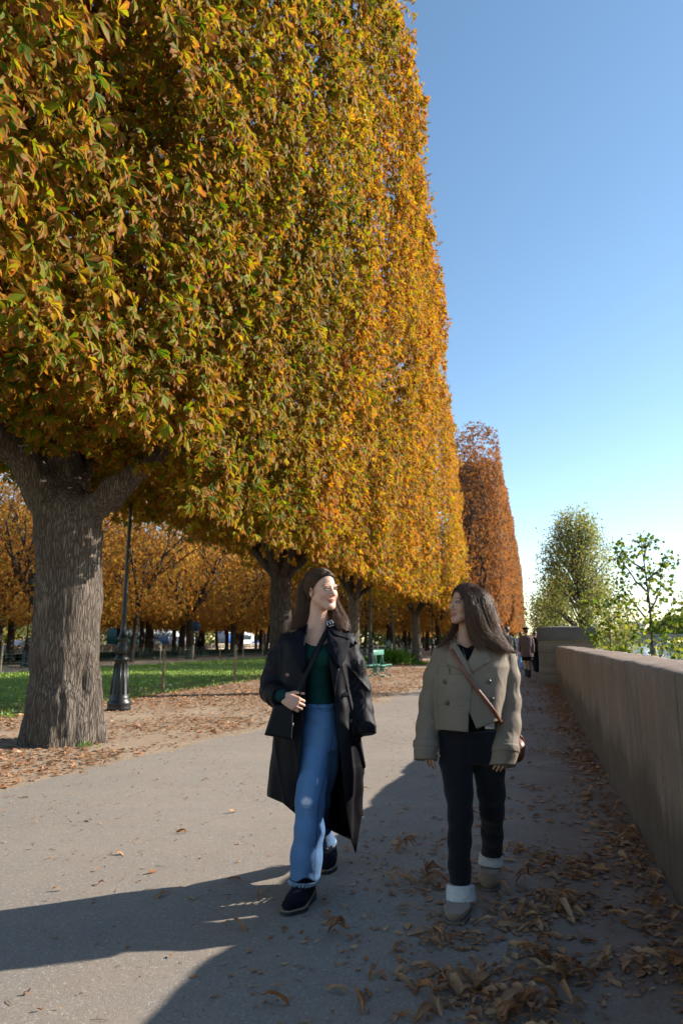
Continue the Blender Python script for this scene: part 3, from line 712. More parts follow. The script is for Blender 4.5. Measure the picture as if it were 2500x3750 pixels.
# ---------------- riverside trees
def loose_tree(name, X, Y, z0, h, hw, n, label, mat, Lm, blobs=26, tr=.14, nl=1, dens=.5, rough=.33, droop=.5):
    root = empty(name, (X, Y, z0), 0, label, 'tree')
    b = MB(); pts = [(0.1*math.sin(z*.7), .1*math.cos(z*.6), z) for z in np.linspace(0, h*.93, 14)]; b.add(*tube_arrays(pts, [tr*(1-.9*i/13) for i in range(14)], 8))
    P = []; C = []
    for q in range(blobs):
        f = random.uniform(.28, 1.0); z = h*f; wr_ = hw*(1.25-.95*max(0, f-.35)/.65)*math.sqrt(random.uniform(.05, 1.0))*(1 if f > .4 else .85); a = random.uniform(0, 2*PI)
        c = np.array([math.cos(a)*wr_, math.sin(a)*wr_, z]); s0 = np.array([0, 0, z*.78])
        mid = (s0+c)/2+np.array([0, 0, .1*hw]); b.add(*tube_arrays([s0, mid, c], [tr*.28, tr*.18, tr*.06], 5, cap=False)); C.append(c)
    b.build('trunk', M['bark3'], root, True)
    for c in C:
        m = n//blobs; s = rough*hw*random.uniform(.6, 1.3); q = RNG.normal(size=(m, 3)); P.append(c+q*s*np.array([.75, .75, 1.0]))
    P = np.concatenate(P); P = P[P[:, 2] < h*1.03]
    V, F, A = palmate(P, nrm(RNG.normal(size=P.shape)), nl, Lm, 1, droop, 60, r=np.clip(RNG.random(len(P))*.7+.25*(P[:, 2]/h), 0, 1), wr=.6)
    mesh_obj('crown', V, F, M[mat], root, False, {'leaf': A}); return root
loose_tree('poplar_tree', 3.0, 47, -5, 14.8, 3.4, 19000, 'tall loose grey-green poplar behind the stone pillar', 'green', .18, 190, .2, 1, rough=.15)
loose_tree('poplar_tree', 2.2, 75, -5, 12.6, 2.8, 12000, 'dark green tree half hidden between the rusty hedge and the tall poplar', 'green', .3, 30, .2, 1)
loose_tree('willow_tree', 3.6, 33, -5, 8.2, 1.3, 2200, 'bushy yellow-green willow rising just right of the pillar cap', 'green', .18, 30, .08, 1)
# the young plane tree with open branching
def plane_tree(X, Y, z0, h, label, arms, n, tr, seed, wide):
    random.seed(seed); root = empty('plane_tree', (X, Y, z0), 0, label, 'tree'); b = MB(); tips = []
    zs = np.linspace(0, h*.97, 16); b.add(*tube_arrays([(.05*math.sin(z*1.1), 0, z) for z in zs], [tr*(1-.88*i/15) for i in range(16)], 8))
    for q in range(arms):
        f = .42+.52*q/arms; a = q*2.4+random.uniform(-.4, .4); L = wide*(1.15-.75*(f-.42)/.55)*random.uniform(.75, 1.15); p = np.array([0, 0, h*f]); d = np.array([math.cos(a), math.sin(a)*.9, .75]); pts = [p]
        for k in range(6):
            d = nrm(d+np.array([random.gauss(0, .15), random.gauss(0, .15), .06])); pts.append(pts[-1]+d*L/6)
            if k > 1:
                a2 = random.uniform(0, 6.28); t = pts[-1]+nrm(np.array([math.cos(a2), math.sin(a2), .3]))*L*.28; b.add(*tube_arrays([pts[-1], (pts[-1]+t)/2+np.array([0, 0, .03]), t], [.011, .008, .004], 4, cap=False)); tips += [t, (pts[-1]+t)/2]
        b.add(*tube_arrays(pts, [tr*.35*(1-.8*k/6) for k in range(7)], 6, cap=False)); tips += pts[3:]
    tips += [np.array([0, 0, h*x]) for x in (.8, .86, .92, .97, .99)]
    b.build('trunk', M['bark3'], root, True); P = np.array([tips[i % len(tips)] for i in range(n)])+RNG.normal(0, .13, (n, 3))
    V, F, A = palmate(P, nrm(RNG.normal(size=P.shape)), 3, .115, 2, .5, 42, wr=.75); mesh_obj('crown', V, F, M['plane'], root, False, {'leaf': A})
plane_tree(3.35, 22.4, -5, 9.7, 'slim young plane tree with sparse bright leaves above the parapet by the river', 16, 1000, .10, 5, 2.1)
plane_tree(2.05, 21.0, -5, 7.9, 'low leafy branches of a young plane tree between the pillar and the slim plane tree', 13, 480, .06, 9, 1.3)
plane_tree(4.15, 19.0, -5, 8.2, 'young plane tree cut by the right edge of the picture', 12, 520, .07, 12, 1.5)
# ================================================================== street furniture
random.seed(21)
def lamp_post(loc, label, s=1.0):
    root = empty('street_lamp', loc, 0, label, 'street lamp', 'old cast iron street lamps'); root.scale = (s, s, s)
    pr = [(.235, 0), (.235, .05), (.225, .09), (.235, .12), (.235, .17), (.20, .20), (.205, .23), (.19, .27), (.182, .30), (.145, .75), (.122, .95), (.135, .97), (.155, .99), (.158, 1.03), (.128, 1.06), (.105, 1.10)]
    b = MB(); b.lathe((0, 0, 0), pr, 32)
    for q in range(12):
        a = q*PI/6; b.add(*tube_arrays([(math.cos(a)*.178, math.sin(a)*.178, .32), (math.cos(a)*.125, math.sin(a)*.125, .93)], [.018, .012], 6))
    b.build('base', M['iron'], root, True)
    b = MB(); b.lathe((0, 0, 0), [(.100, 1.10), (.115, 1.16), (.118, 1.24), (.10, 1.32), (.088, 1.36), (.108, 1.40), (.118, 1.43), (.10, 1.46), (.075, 1.50), (.058, 1.6), (.052, 1.9), (.058, 1.92), (.05, 1.95), (.036, 4.2), (.045, 4.22), (.045, 4.26), (.03, 4.3), (.03, 4.45)], 20)
    b.lathe((0, -.11, 1.24), [(.03, -.03), (.04, 0), (.03, .03)], 10)
    b.build('pole', M['iron'], root, True)
    b = MB(); b.lathe((0, 0, 4.45), [(.10, 0), (.13, .03), (.2, .42), (.22, .44), (.13, .55), (.05, .62), (.02, .7)], 8); l = b.build('lantern', M['iron'], root)
    b = MB()
    for q in range(8):
        a0, a1 = q*PI/4+.06, (q+1)*PI/4-.06
        b.add([(math.cos(a0)*.14, math.sin(a0)*.14, 4.51), (math.cos(a1)*.14, math.sin(a1)*.14, 4.51), (math.cos(a1)*.20, math.sin(a1)*.20, 4.84), (math.cos(a0)*.20, math.sin(a0)*.20, 4.84)], [(0, 1, 2, 3)])
    b.build('glass', M['glass'], l); return root
L1 = lamp_post((-8.2, 12.65, 0), 'nearest cast iron street lamp, beside the massive tree trunk')
def cp(src, loc, rzv, label, scale=None, group=None): return copy_tree(src, loc, rzv, label, group, scale)
cp(L1, at(1357, 36.5), 0, 'dark green street lamp standing behind the green bench')
cp(L1, at(1584, 58), 0, 'thin distant street lamp behind the shoulder of the khaki-jacketed woman')
cp(L1, at(98, 38), 0, 'street lamp seen just left of the massive trunk, far across the lawn')
# wire fences round the lawn, posts and mesh
def fence(pts, label, step, hpost, wm, pm, tall=.95, dx=.16, thin=.0028, posts=None):
    root = empty('wire_fence', (pts[0][0], pts[0][1], 0), 0, label, 'fence'); b = MB(); o = np.array(pts[0]+(0,))
    for a, c in zip(pts[:-1], pts[1:]):
        a = np.array(a+(0,)); c = np.array(c+(0,)); L = np.linalg.norm(c-a); n = max(1, round(L/step)); u = (c-a)/L; ph = math.atan2(u[1], u[0])
        for i in range(n+1):
            p = a+u*L*i/n-o; le = random.uniform(-.03, .03)
            m = MB(); m.add(*tube_arrays([(p[0], p[1], -.05), (p[0]+le*.5, p[1], hpost*.5), (p[0]+le, p[1]+le*.4, hpost*random.uniform(.96, 1.06))], [.042, .040, .036], 8, jit=.15)); m.build('post', pm, root, True)
        for z in (.05, .2, .35, .5, .65, .8, tall): b.box(((a+c)/2-o+np.array([0, 0, z])), (L/2, thin, thin), ph)
        k = int(L/dx)
        for i in range(k): p = a+u*L*i/k-o; b.box((p[0], p[1], tall/2), (thin*.7, thin*.7, tall/2))
    b.build('mesh_panel', wm, root); return root
fence([(-9.35, 2.0), (-9.7, 12.2), (-9.95, 22.2), (-10.3, 36), (-10.8, 64)], 'green wire mesh fence on rough wooden posts along the near edge of the lawn', 5.2, 1.22, M['wire'], M['wood'])
fence([(-23.2, 12), (-23.4, 36), (-24, 64)], 'wire mesh fence on pale posts along the far edge of the lawn', 5.0, 1.15, M['wire'], M['wood2'], dx=.3, thin=.004)
# the bench
def bench(loc, rzv, label):
    root = empty('park_bench', loc, rzv, label, 'bench'); W = .95
    b = MB()
    for y in (-.18, -.30): b.box((0, y, .46), (W, .05, .018), 0, .006)
    b.build('seat', M['greenpaint'], root)
    b = MB()
    for y in (.18, .30): b.box((0, y, .46), (W, .05, .018), 0, .006)
    b.build('seat', M['greenpaint'], root)
    MB().box((0, 0, .95), (W, .018, .10), 0, .006).build('backrest', M['greenpaint'], root)
    for s in (-1, 1):
        b = MB(); x = s*.62; ring = lambda cx, cz, r, t: b.add(*tube_arrays([(x, cx+r*math.cos(a), cz+r*math.sin(a)) for a in np.linspace(0, 2*PI, 13)], t, 6))
        b.tube([(x, -.06, .42), (x, -.03, .75), (x, 0, 1.04)], [.026, .02, .014]); b.tube([(x, .06, .42), (x, .03, .75), (x, 0, 1.04)], [.026, .02, .014])
        b.box((x, 0, .42), (.03, .40, .022), 0, .006)
        for q in (-1, 1):
            b.tube([(x, q*.04, .42), (x, q*.05, .25), (x, q*.16, .10), (x, q*.30, .03), (x, q*.34, .06)], [.03, .026, .024, .022, .02]); ring(q*.2, .32, .07, .014); ring(q*.34, .36, .045, .012); ring(q*.33, .06, .03, .014)
        b.box((x, 0, .3), (.022, .09, .11), 0, .01)
        b.build('iron_leg', M['greenpaint'], root, True)
    return root
gx_, gy_, _ = gnd(1386, 2480); bench((gx_, gy_, 0), PI/2, 'green double-sided park bench with curly iron legs on the sand')
# shrub and tufts
def tuft(name, loc, rad, h, n, label, mat='grass', cat='shrub', w_=.02):
    a = RNG.uniform(0, 2*PI, n); r = np.abs(RNG.normal(0, .55, n))*rad; P = np.stack([np.cos(a)*r, np.sin(a)*r, np.zeros(n)], 1); P[:, 2] = RNG.random(n)*h*.45*np.exp(-(r/rad)**2)
    d = nrm(np.stack([np.cos(a)*.9, np.sin(a)*.9, RNG.uniform(.2, 1.4, n)], 1)+RNG.normal(0, .25, (n, 3))); W_ = nrm(np.cross(d, RNG.normal(size=(n, 3))))
    L = h*RNG.uniform(.35, .9, n); V, F, A = leaflets(P, d, W_, L, np.full(n, w_)*2, RNG.random(n), RNG.random(n), 1, .35, .1)
    tag(mesh_obj(name, V, F, M[mat], None, False, {'leaf': A}), label, cat).location = loc
    return
M['shrub'] = m_leaf('shrub_leaves', [(.0, (.05, .15, .02)), (.6, (.12, .26, .03)), (1.0, (.2, .33, .05))], -.1, .5, .4, (.1, .2, .02), .2)
tuft('shrub', (-8.6, 42.4, 0), 1.15, .95, 900, 'spiky green shrub at the foot of the slender young tree', 'shrub', 'shrub', .035)
gx_, gy_, _ = gnd(1540, 2436); tuft('grass_tuft', (gx_, gy_, 0), .75, .3, 300, 'green grass tuft round the foot of the fifth trunk, right of the shrub', 'shrub', 'grass tuft', .02)
tuft('grass_tuft', (-5.75, 8.15, 0), .18, .10, 60, 'tiny green weeds at the right foot of the massive trunk', 'shrub', 'weeds', .006)
# round blue road sign
x, y, z = at(715, 58); sg = empty('road_sign', (x, y, 0), YAW, 'round dark blue road sign on a thin pole in front of the balustrade', 'road sign')
MB().tube([(0, .05, 0), (0, .05, 2.95)], .045).build('pole', M['iron'], sg, True)
V, F = tube_arrays([(0, -.02, 2.62), (0, .02, 2.62)], [.38, .38], 24); mesh_obj('sign_disc', np.array(V), F, M['blue'], sg)
MB().box((0, .0, 2.14), (.28, .015, .11)).build('sub_plate', plain('grey_plate', (.4, .4, .45), .5), sg)
# ---------------- vehicles beyond the balustrade
def wheel(x, y, r, wd, root):
    V, F = tube_arrays([(x, y-wd/2, r), (x, y+wd/2, r)], [r, r], 20); o = mesh_obj('wheel', np.array(V), F, M['rubber'], root)
    V, F = tube_arrays([(x, y-wd/2-.01, r), (x, y+wd/2+.01, r)], [r*.55, r*.55], 14); mesh_obj('rim', np.array(V), F, plain_c['rim'], o)
plain_c = {'rim': plain('rim_metal', (.4, .4, .42), .4, .6)}
def profile_body(prof, w, bev):
    """side outline (x,z) extruded across y with rounded shoulders"""
    n = len(prof); cx = sum(p[0] for p in prof)/n; cz = sum(p[1] for p in prof)/n; V = []; F = []
    for y, s in ((-w, bev), (-w+.08, 1.0), (w-.08, 1.0), (w, bev)): V += [(cx+(x-cx)*s, y, cz+(z-cz)*s) for x, z in prof]
    for l in range(3):
        for i in range(n): F.append((l*n+i, l*n+(i+1) % n, (l+1)*n+(i+1) % n, (l+1)*n+i))
    F.append(tuple(range(n-1, -1, -1))); F.append(tuple(3*n+i for i in range(n))); return V, F
def coach(loc, L, label, stripe=None, body='white', rzv=PI/2):
    root = empty('coach', loc, rzv, label, 'coach'); h = L/2
    V, F = profile_body([(-h, .35), (-h, 3.1), (-h+.25, 3.45), (h-.9, 3.45), (h-.25, 3.1), (h, 1.4), (h, .35)], 1.25, .985); mesh_obj('body', np.array(V), F, M[body], root)
    for s in (-1, 1):
        n = int(L/1.6)
        for i in range(n): MB().box((-h+.9+i*(L-2.4)/n+.5, s*1.262, 2.3), ((L-2.4)/n/2-.03, .015, .55), 0, .01).build('window', M['glass'], root)
    V = [(h-.30, -1.1, 3.0), (h-.30, 1.1, 3.0), (h+.01, 1.1, 1.5), (h+.01, -1.1, 1.5)]; V = [(x+.02, y, z) for x, y, z in V]+[(x-.03, y, z) for x, y, z in V]
    mesh_obj('windscreen', np.array(V), [(0, 1, 2, 3), (7, 6, 5, 4), (0, 3, 7, 4), (1, 5, 6, 2)], M['glass'], root)
    if stripe:
        for s in (-1, 1): MB().box((-h+1.1, s*1.266, 1.9), (.9, .012, 1.1)).build('stripe', M[stripe], root)
    for x in (-h+2.4, h-2.6):
        for s in (-1, 1): wheel(x, s*1.1, .5, .3, root)
    for s in (-1, 1): MB().box((h+.0, s*.95, .8), (.03, .16, .1), 0, .01).build('headlight', M['glass'], root)
    return root
def car(loc, label, col, kind='car', rzv=PI/2, name='parked_car'):
    root = empty(name, loc, rzv, label, 'van' if kind == 'van' else 'car', 'vehicles parked along the road')
    if kind == 'car':
        pf = [(-2.1, .35), (-2.15, .8), (-1.95, 1.0), (-1.35, 1.05), (-.75, 1.45), (.55, 1.47), (1.2, 1.02), (2.0, .88), (2.15, .6), (2.1, .32)]; win = [(-1.15, 1.05), (-.7, 1.38), (.5, 1.40), (1.0, 1.05)]; w = .88; wx = 1.3
    else:
        pf = [(-2.6, .4), (-2.65, 2.0), (-2.4, 2.25), (1.0, 2.25), (1.75, 1.5), (2.5, 1.25), (2.6, .7), (2.6, .4)]; win = [(.35, 1.45), (.35, 2.0), (.95, 2.05), (1.45, 1.5)]; w = 1.0; wx = 1.6
    V, F = profile_body(pf, w, .96); mesh_obj('body', np.array(V), F, col, root)
    for s in (-1, 1):
        V = [(x, s*(w+.004), z) for x, z in win]+[(x, s*(w-.02), z) for x, z in win]; mesh_obj('window', np.array(V), [(0, 1, 2, 3), (7, 6, 5, 4)], M['glass'], root)
        for x in (-wx, wx): wheel(x, s*(w-.08), .33, .2, root)
        MB().box((pf[-2][0]-.02, s*.6, .72), (.03, .15, .07), 0, .01).build('headlight', M['white'], root)
    return root
xr = -60.0
def on_road(px, X=xr):      # the y at which column px crosses the line x = X
    c = (px-1250)/FPX; a = c*cP; return X*(a*sY+cY)/(a*cY-sY)
coach((xr-3, on_road(568, xr-3), .02), 12.5, 'white touring coach, the left one of two beyond the balustrade', None)
coach((xr-3, on_road(862, xr-3), .02), 15, 'white coach with a dark blue rear panel, the right one of two beyond the balustrade', 'blue')
M['vanblue'] = plain('van_blue_grey', (.12, .17, .27), .4); M['vanwhite'] = plain('van_silver', (.55, .57, .60), .4); M['teal'] = plain('dark_teal', (.02, .10, .10), .5)
car((xr, on_road(626), .02), 'grey-blue delivery van with a pale roof beside the left coach', M['vanblue'], 'van', name='delivery_van')
car((xr, on_road(683), .02), 'silver white van parked between the two coaches', M['vanwhite'], 'van', name='delivery_van')
car((xr, on_road(562), .02), 'dark car in front of the left coach', M['teal'], 'car')
car((xr, on_road(942), .02), 'bright blue car right of the right-hand coach', M['blue'], 'car')
car((xr+.3, on_road(70), .02), 'silver car seen left of the massive trunk', M['vanwhite'], 'car')
coach((xr-3, on_road(462, xr-3), .02), 7, 'dark teal minibus left of the wide leaning trunk', None, 'teal')
# ---------------- river scene
def boat(loc, L, label, rzv, col):
    root = empty('river_boat', loc, rzv, label, 'boat', 'boats moored on the river'); h = L/2
    st = [(-h, 0.8), (-h*.8, 1.0), (h*.5, 1.0), (h*.85, .7), (h, .05)]; V = []; F = []
    for x, f in st: V += [(x, -3*f, 1.6), (x, -2.5*f, -.5), (x, 2.5*f, -.5), (x, 3*f, 1.6)]
    for i in range(4):
        for k in range(4): F.append((i*4+k, i*4+(k+1) % 4, (i+1)*4+(k+1) % 4, (i+1)*4+k))
    F += [(3, 2, 1, 0), (16, 17, 18, 19)]; mesh_obj('hull', np.array(V), F, col, root)
    MB().box((-h*.1, 0, 2.9), (h*.68, 2.3, 1.3), 0, .1).box((-h*.1, 0, 4.28), (h*.72, 2.6, .09)).build('cabin', M['white'], root)
    MB().box((h*.15, 0, 5.3), (h*.22, 1.7, .95), 0, .1).build('wheelhouse', M['white'], root)
    for i in range(9):
        for s in (-1, 1): MB().box((-h*.66+i*h*.14, s*2.31, 3.1), (h*.05, .03, .5)).build('window', M['glass'], root)
    return root
def rv(px, X): c = (px-1250)/FPX; a = c*cP; return X*(a*sY+cY)/(a*cY-sY)
boat((14, rv(2225, 14), -6.2), 24, 'white houseboat with glazed cabin moored nearest the quay', PI/2, M['teal'])
boat((27, rv(2345, 27), -6.2), 26, 'white excursion boat with flat roof seen behind the plane tree trunk', PI/2+.1, M['white'])
boat((20, rv(2275, 20), -6.2), 20, 'smaller white boat between the houseboat and the excursion boat', PI/2, M['vanwhite'])
# bridge across the river
br = empty('bridge', (70, 560, -6.4), -.25, 'distant grey stone bridge with low arches across the river', 'bridge'); b = MB()
n = 5
for k in range(n):
    x0 = -75+k*30; pts = [(x0+1.5, 0), (x0+1.5, 4)]+[(x0+15-13.5*math.cos(PI*t/10), 4+5.0*math.sin(PI*t/10)) for t in range(11)]+[(x0+28.5, 4), (x0+28.5, 0)]
    top = [(p[0], 11.5) for p in pts]; V = [(p[0], y, p[1]) for y in (-8, 8) for p in pts]+[(p[0], y, p[1]) for y in (-8, 8) for p in top]; m = len(pts); F = []
    for i in range(m-1):
        F += [(i, i+1, 2*m+i+1, 2*m+i), (m+i+1, m+i, 3*m+i, 3*m+i+1), (i+1, i, m+i, m+i+1), (2*m+i, 2*m+i+1, 3*m+i+1, 3*m+i)]
    b.add(V, F); b.box((x0, 0, 5.5), (1.6, 9.5, 6.0))
b.box((75, 0, 5.5), (1.6, 9.5, 6.0)); b.build('arches', M['quay'], br)
MB().box((0, -8.2, 12.3), (80, .3, .75)).box((0, 8.2, 12.3), (80, .3, .75)).build('parapet', M['quay'], br)
# building behind the far bank
bd = empty('riverside_building', (131+14, rv(2340, 150)+30, 0), 0, 'pale stone building with a long slate roof beyond the far bank', 'building')
MB().box((0, 0, 12), (14, 40, 12)).build('wall', plain('pale_wall', (.5, .46, .40), .9), bd)
V = [(-15, -41, 24), (15, -41, 24), (15, 41, 24), (-15, 41, 24), (-6, -34, 31), (6, -34, 31), (6, 34, 31), (-6, 34, 31)]
mesh_obj('roof', np.array(V, float), [(0, 1, 5, 4), (1, 2, 6, 5), (2, 3, 7, 6), (3, 0, 4, 7), (4, 5, 6, 7), (3, 2, 1, 0)], plain('slate', (.10, .115, .15), .7), bd)
for r_ in range(3):
    for i in range(12): MB().box((-14.02, -36+i*6.5, 4.5+r_*7), (.06, 1.1, 2.0)).build('window', M['glass'], bd)
    for i in range(4): MB().box((-10+i*6.5, -40.02, 4.5+r_*7), (1.1, .06, 2.0)).build('window', M['glass'], bd)
# far bank trees
def far_tree_proto():
    root = empty('bank_tree', (0, 0, 0), 0, 'x', 'tree', 'round trees along the far river bank'); b = MB(); simple_trunk(b, 5, .35); b.build('trunk', M['bark2'], root, True)
    n = 2600; q = nrm(RNG.normal(size=(n, 3)))*RNG.uniform(.75, 1.05, (n, 1)); P = q*np.array([6.5, 6.5, 6.5])+np.array([0, 0, 9.5]); P += .9*np.stack([vnoise(P, .25, 71), vnoise(P, .25, 72), vnoise(P, .25, 73)], 1)
    V, F, A = palmate(P, nrm(q), 2, 1.5, 1, .3, 50, wr=.8); mesh_obj('crown', V, F, M['green'], root, False, {'leaf': A}); return root
ft = far_tree_proto(); k = 0
for i, (px, X, s) in enumerate([(2180, 134, 1.35), (2215, 138, 1.5), (2245, 134, 1.1), (2268, 140, 1.2), (2296, 150, .9), (2392, 134, 1.15), (2412, 137, 1.5), (2440, 134, 1.45), (2468, 139, 1.7), (2492, 134, 1.5), (2520, 134, 1.5)]):
    loc = (X, rv(px, X), .1); lab = 'round tree on the far bank, %s counted rightwards from the poplar' % ORD[i]
    if i == 0: ft.location = loc; ft.scale = (s, s, s); ft['label'] = lab
    else: copy_tree(ft, loc, random.uniform(0, 6), lab, None, (s, s, s))
# ================================================================== fallen leaves
def dry_leaf_mesh(kind, seed):
    rs = random.Random(seed); Vs = []; Fs = []; As = []
    nlf = 1 if kind == 0 else 4
    for q in range(nlf):
        L = rs.uniform(.085, .135)*(1 if nlf == 1 else .82); W_ = L*rs.uniform(.30, .42); nu, nv = 11, 7; a0 = 0 if nlf == 1 else -.75+q*.5+rs.uniform(-.1, .1)
        cu, cr, tw, ar = rs.uniform(.6, 2.6), rs.uniform(-1.3, 1.3), rs.uniform(-1.2, 1.2), rs.uniform(.1, .5); o = len(Vs)
        for i in range(nu):
            v = i/(nu-1); wd = W_*math.sin(PI*min(1, v**.8))**.75*(.75+.5*v)+.002; wd *= 1+.10*math.sin(i*7.1+q); bx = L*v; bz = ar*L*v*(1-v)*1.6+cr*.25*L*v*v
            for j in range(nv):
                t = (j/(nv-1)-.5)*2; cv = cu*(1-.3*v); ang = t*cv*.75; y = wd*.5*math.sin(ang)/max(.3, cv*.75); z = wd*.5*(1-math.cos(ang))/max(.3, cv*.75)+.004*math.sin(j*2.6+i*.9)*(abs(t))+.0012*math.cos(i*PI)*(1-abs(t)*.4)
                c, s = math.cos(tw*v), math.sin(tw*v); y, z = y*c-z*s, y*s+z*c; x = bx; z += bz
                X = x*math.cos(a0)-y*math.sin(a0); Y = x*math.sin(a0)+y*math.cos(a0); Vs.append((X, Y, z+(.008*q if nlf > 1 else 0))); As.append((rs.random()*.1+.45, abs(t)*.9, rs.random()*.3+.3))
        for i in range(nu-1):
            for j in range(nv-1): b_ = o+i*nv+j; Fs.append((b_, b_+nv, b_+nv+1, b_+1))
    V = np.array(Vs); V[:, :2] -= V[:, :2].mean(0)
    V2, F2 = tube_arrays([V[nv_] for nv_ in (0,)]+[V[0]+np.array([-.03, .004, .004]), V[0]+np.array([-.055, -.004, .001])], [.0016, .0014, .001], 5); o = len(V)
    V = np.concatenate([V, np.array(V2)]); Fs += [tuple(i+o for i in f) for f in F2]; As += [(.9, .8, .5)]*len(V2); V[:, 2] -= V[:, 2].min()
    return V, Fs, np.array(As)
def tinted(r): return r
leaf_me = []
for q in range(18):
    V, F_, A = dry_leaf_mesh(1 if q == 3 else 0, q+3); A[:, 0] = np.clip(A[:, 0]-.45+[.1, .3, .5, .75, .55, .2, .85, .4, .62, .97, .15, .7][q % 12], 0, 1)
    o = mesh_obj('dry_leaf', V, F_, M['litter'], None, True, {'leaf': A}); leaf_me.append(o.data); bpy.data.objects.remove(o)
GRP = 'dry chestnut leaves lying loose on the asphalt'
def put_leaf(x, y, z, label, mi=None, s=None, rot=None):
    o = bpy.data.objects.new('dry_leaf', leaf_me[random.randrange(18) if mi is None else mi]); COL.objects.link(o)
    o.location = (x, y, z+.006); o.rotation_euler = rot or (random.gauss(0, .22), random.gauss(0, .22), random.uniform(0, 6.28)); s = s or random.uniform(.65, 1.15); o.scale = (s, s, s*random.uniform(.8, 1.2))
    tag(o, label, 'leaf', GRP)
clumps = [(1634, 3610, 22, .13), (1710, 3680, 20, .12), (1857, 3655, 18, .11), (2061, 3533, 14, .10), (2138, 3590, 12, .10), (1895, 3406, 14, .11), (1915, 3342, 8, .1), (2029, 3310, 16, .12),
          (2106, 3345, 10, .10), (1997, 3138, 12, .13), (2055, 3190, 10, .10), (1570, 3247, 10, .10), (1950, 3720, 8, .10), (1680, 3457, 7, .08), (2297, 3546, 6, .07)]
for px, py, n, s in clumps:
    x, y, _ = gnd(px, py)
    for i in range(n): put_leaf(x+random.gauss(0, s*1.25), y+random.gauss(0, s*.85), random.uniform(0, .022), 'curled dry leaf in the drifts on shaded asphalt between walkers and parapet')
for i in range(72):
    y = 1.9+(random.random()**1.5)*5; put_leaf(.64-abs(random.gauss(0, .09)), y, random.uniform(0, .04), 'curled brown leaf in the drift along the foot of the parapet')
singles = [(1310, 3700, 9), (1010, 3690, 9), (1330, 2900, 9), (1230, 3645, 1), (875, 3415, 2), (1480, 3120, 3), (1230, 3440, 3), (1345, 3660, 6)]
for px, py, mi in singles:
    x, y, _ = gnd(px, py); put_leaf(x, y, 0, 'larger single leaf lying apart on bare asphalt near the two women', mi, 1.0)
for px, py in [(370, 3245), (205, 3270), (855, 3235), (700, 3300), (590, 3290), (440, 3135), (660, 3055), (330, 3010), (560, 3203), (90, 2925), (300, 2835), (850, 2980), (575, 2860), (750, 2860), (180, 3150), (950, 3290)]:
    x, y, _ = gnd(px, py); put_leaf(x, y, 0, 'small dry leaf alone on the asphalt left of the women', None, random.uniform(.45, .85))
# mass of litter: sand strip and far part of the path
def litter(name, P, s, label, mi='litter', rr=None):
    n = len(P); a = RNG.uniform(0, 2*PI, n); d = nrm(np.stack([np.cos(a), np.sin(a), RNG.normal(0, .25, n)], 1)); W_ = nrm(np.stack([-np.sin(a), np.cos(a), RNG.normal(0, .45, n)], 1))
    L = s*RNG.uniform(.5, 1.3, n); P = P.copy(); P[:, 2] += L*.12
    V, F, A = leaflets(P, d, W_, L, L*.5, RNG.random(n) if rr is None else rr, RNG.random(n)*.6, 2, RNG.choice([-.3, .1, .3]), .45)
    V[:, 2] = np.maximum(V[:, 2], .008+.01*RNG.random(len(V))); tag(mesh_obj(name, V, F, M[mi], None, False, {'leaf': A}), label, 'leaves', kind='stuff')
n = 95000; X = RNG.uniform(-11.5, -3.1, n); Y = 4+RNG.random(n)**1.25*46; P = np.stack([X, Y, np.full(n, .0)], 1); e = np.interp(Y, ey, ex)
pr_ = .85+.9*vnoise(P, .55, 81)+.5*vnoise(P, 1.6, 82)-.55*np.exp(-((X-e)/.35)**2)+.35*np.exp(-((X+8.6)/1.3)**2)-np.clip((Y-26)/22, 0, 1)*.55; pr_ -= (X > e)*1.25
P = P[RNG.random(n) < pr_]; tag_l = litter('leaf_litter', P, .082, 'carpet of fallen orange-brown leaves over the sand left of the path', rr=np.clip(.35+.35*RNG.normal(size=len(P)), 0, 1))
n = 20000; X = .63-np.abs(RNG.exponential(.42, n)); Y = 3.4+RNG.random(n)**1.2*60; P = np.stack([X, Y, np.full(n, .002)], 1); keep = (X > -1.5) & (RNG.random(n) < .30+.7*vnoise(P, 1.3, 84)+.3*(X > .3)+.25*(Y > 8)) & ~((Y > 23.5) & (Y < 26) & (X > .05))
litter('leaf_litter', P[keep], .075, 'brown leaf litter thinning out along the shaded path beside the parapet')
n = 9000; X = RNG.uniform(-1.3, .63, n); Y = 1.5+RNG.random(n)*4.0; P = np.stack([X, Y, np.full(n, .002)], 1); cl = np.array([gnd(a, b)[:2] for a, b, _, _ in clumps]); dd = np.min(np.hypot(P[:, 0][:, None]-cl[:, 0], P[:, 1][:, None]-cl[:, 1]), 1)
keep = RNG.random(n) < .07+.8*np.exp(-(dd/.16)**2)+.4*(X > .45)*(Y > 2.4); litter('leaf_crumbs', P[keep], .042, 'crumbled bits of dry leaves around the drifts in the foreground')
n = 1500; X = RNG.uniform(-5, -.6, n); Y = 2+RNG.random(n)**1.1*16; P = np.stack([X, Y, np.full(n, .003)], 1); litter('leaf_crumbs', P, .028, 'tiny leaf fragments and seed bits strewn over the sunlit asphalt')
n = 2500; X = RNG.uniform(-20, -9.5, n); Y = 6+RNG.random(n)*45; P = np.stack([X, Y, np.full(n, .05)], 1); P = P[RNG.random(n) < np.exp(-(-9.5-X)/4)+.12]; litter('leaf_litter', P, .09, 'scattered yellow and brown leaves on the green lawn')
b = MB()
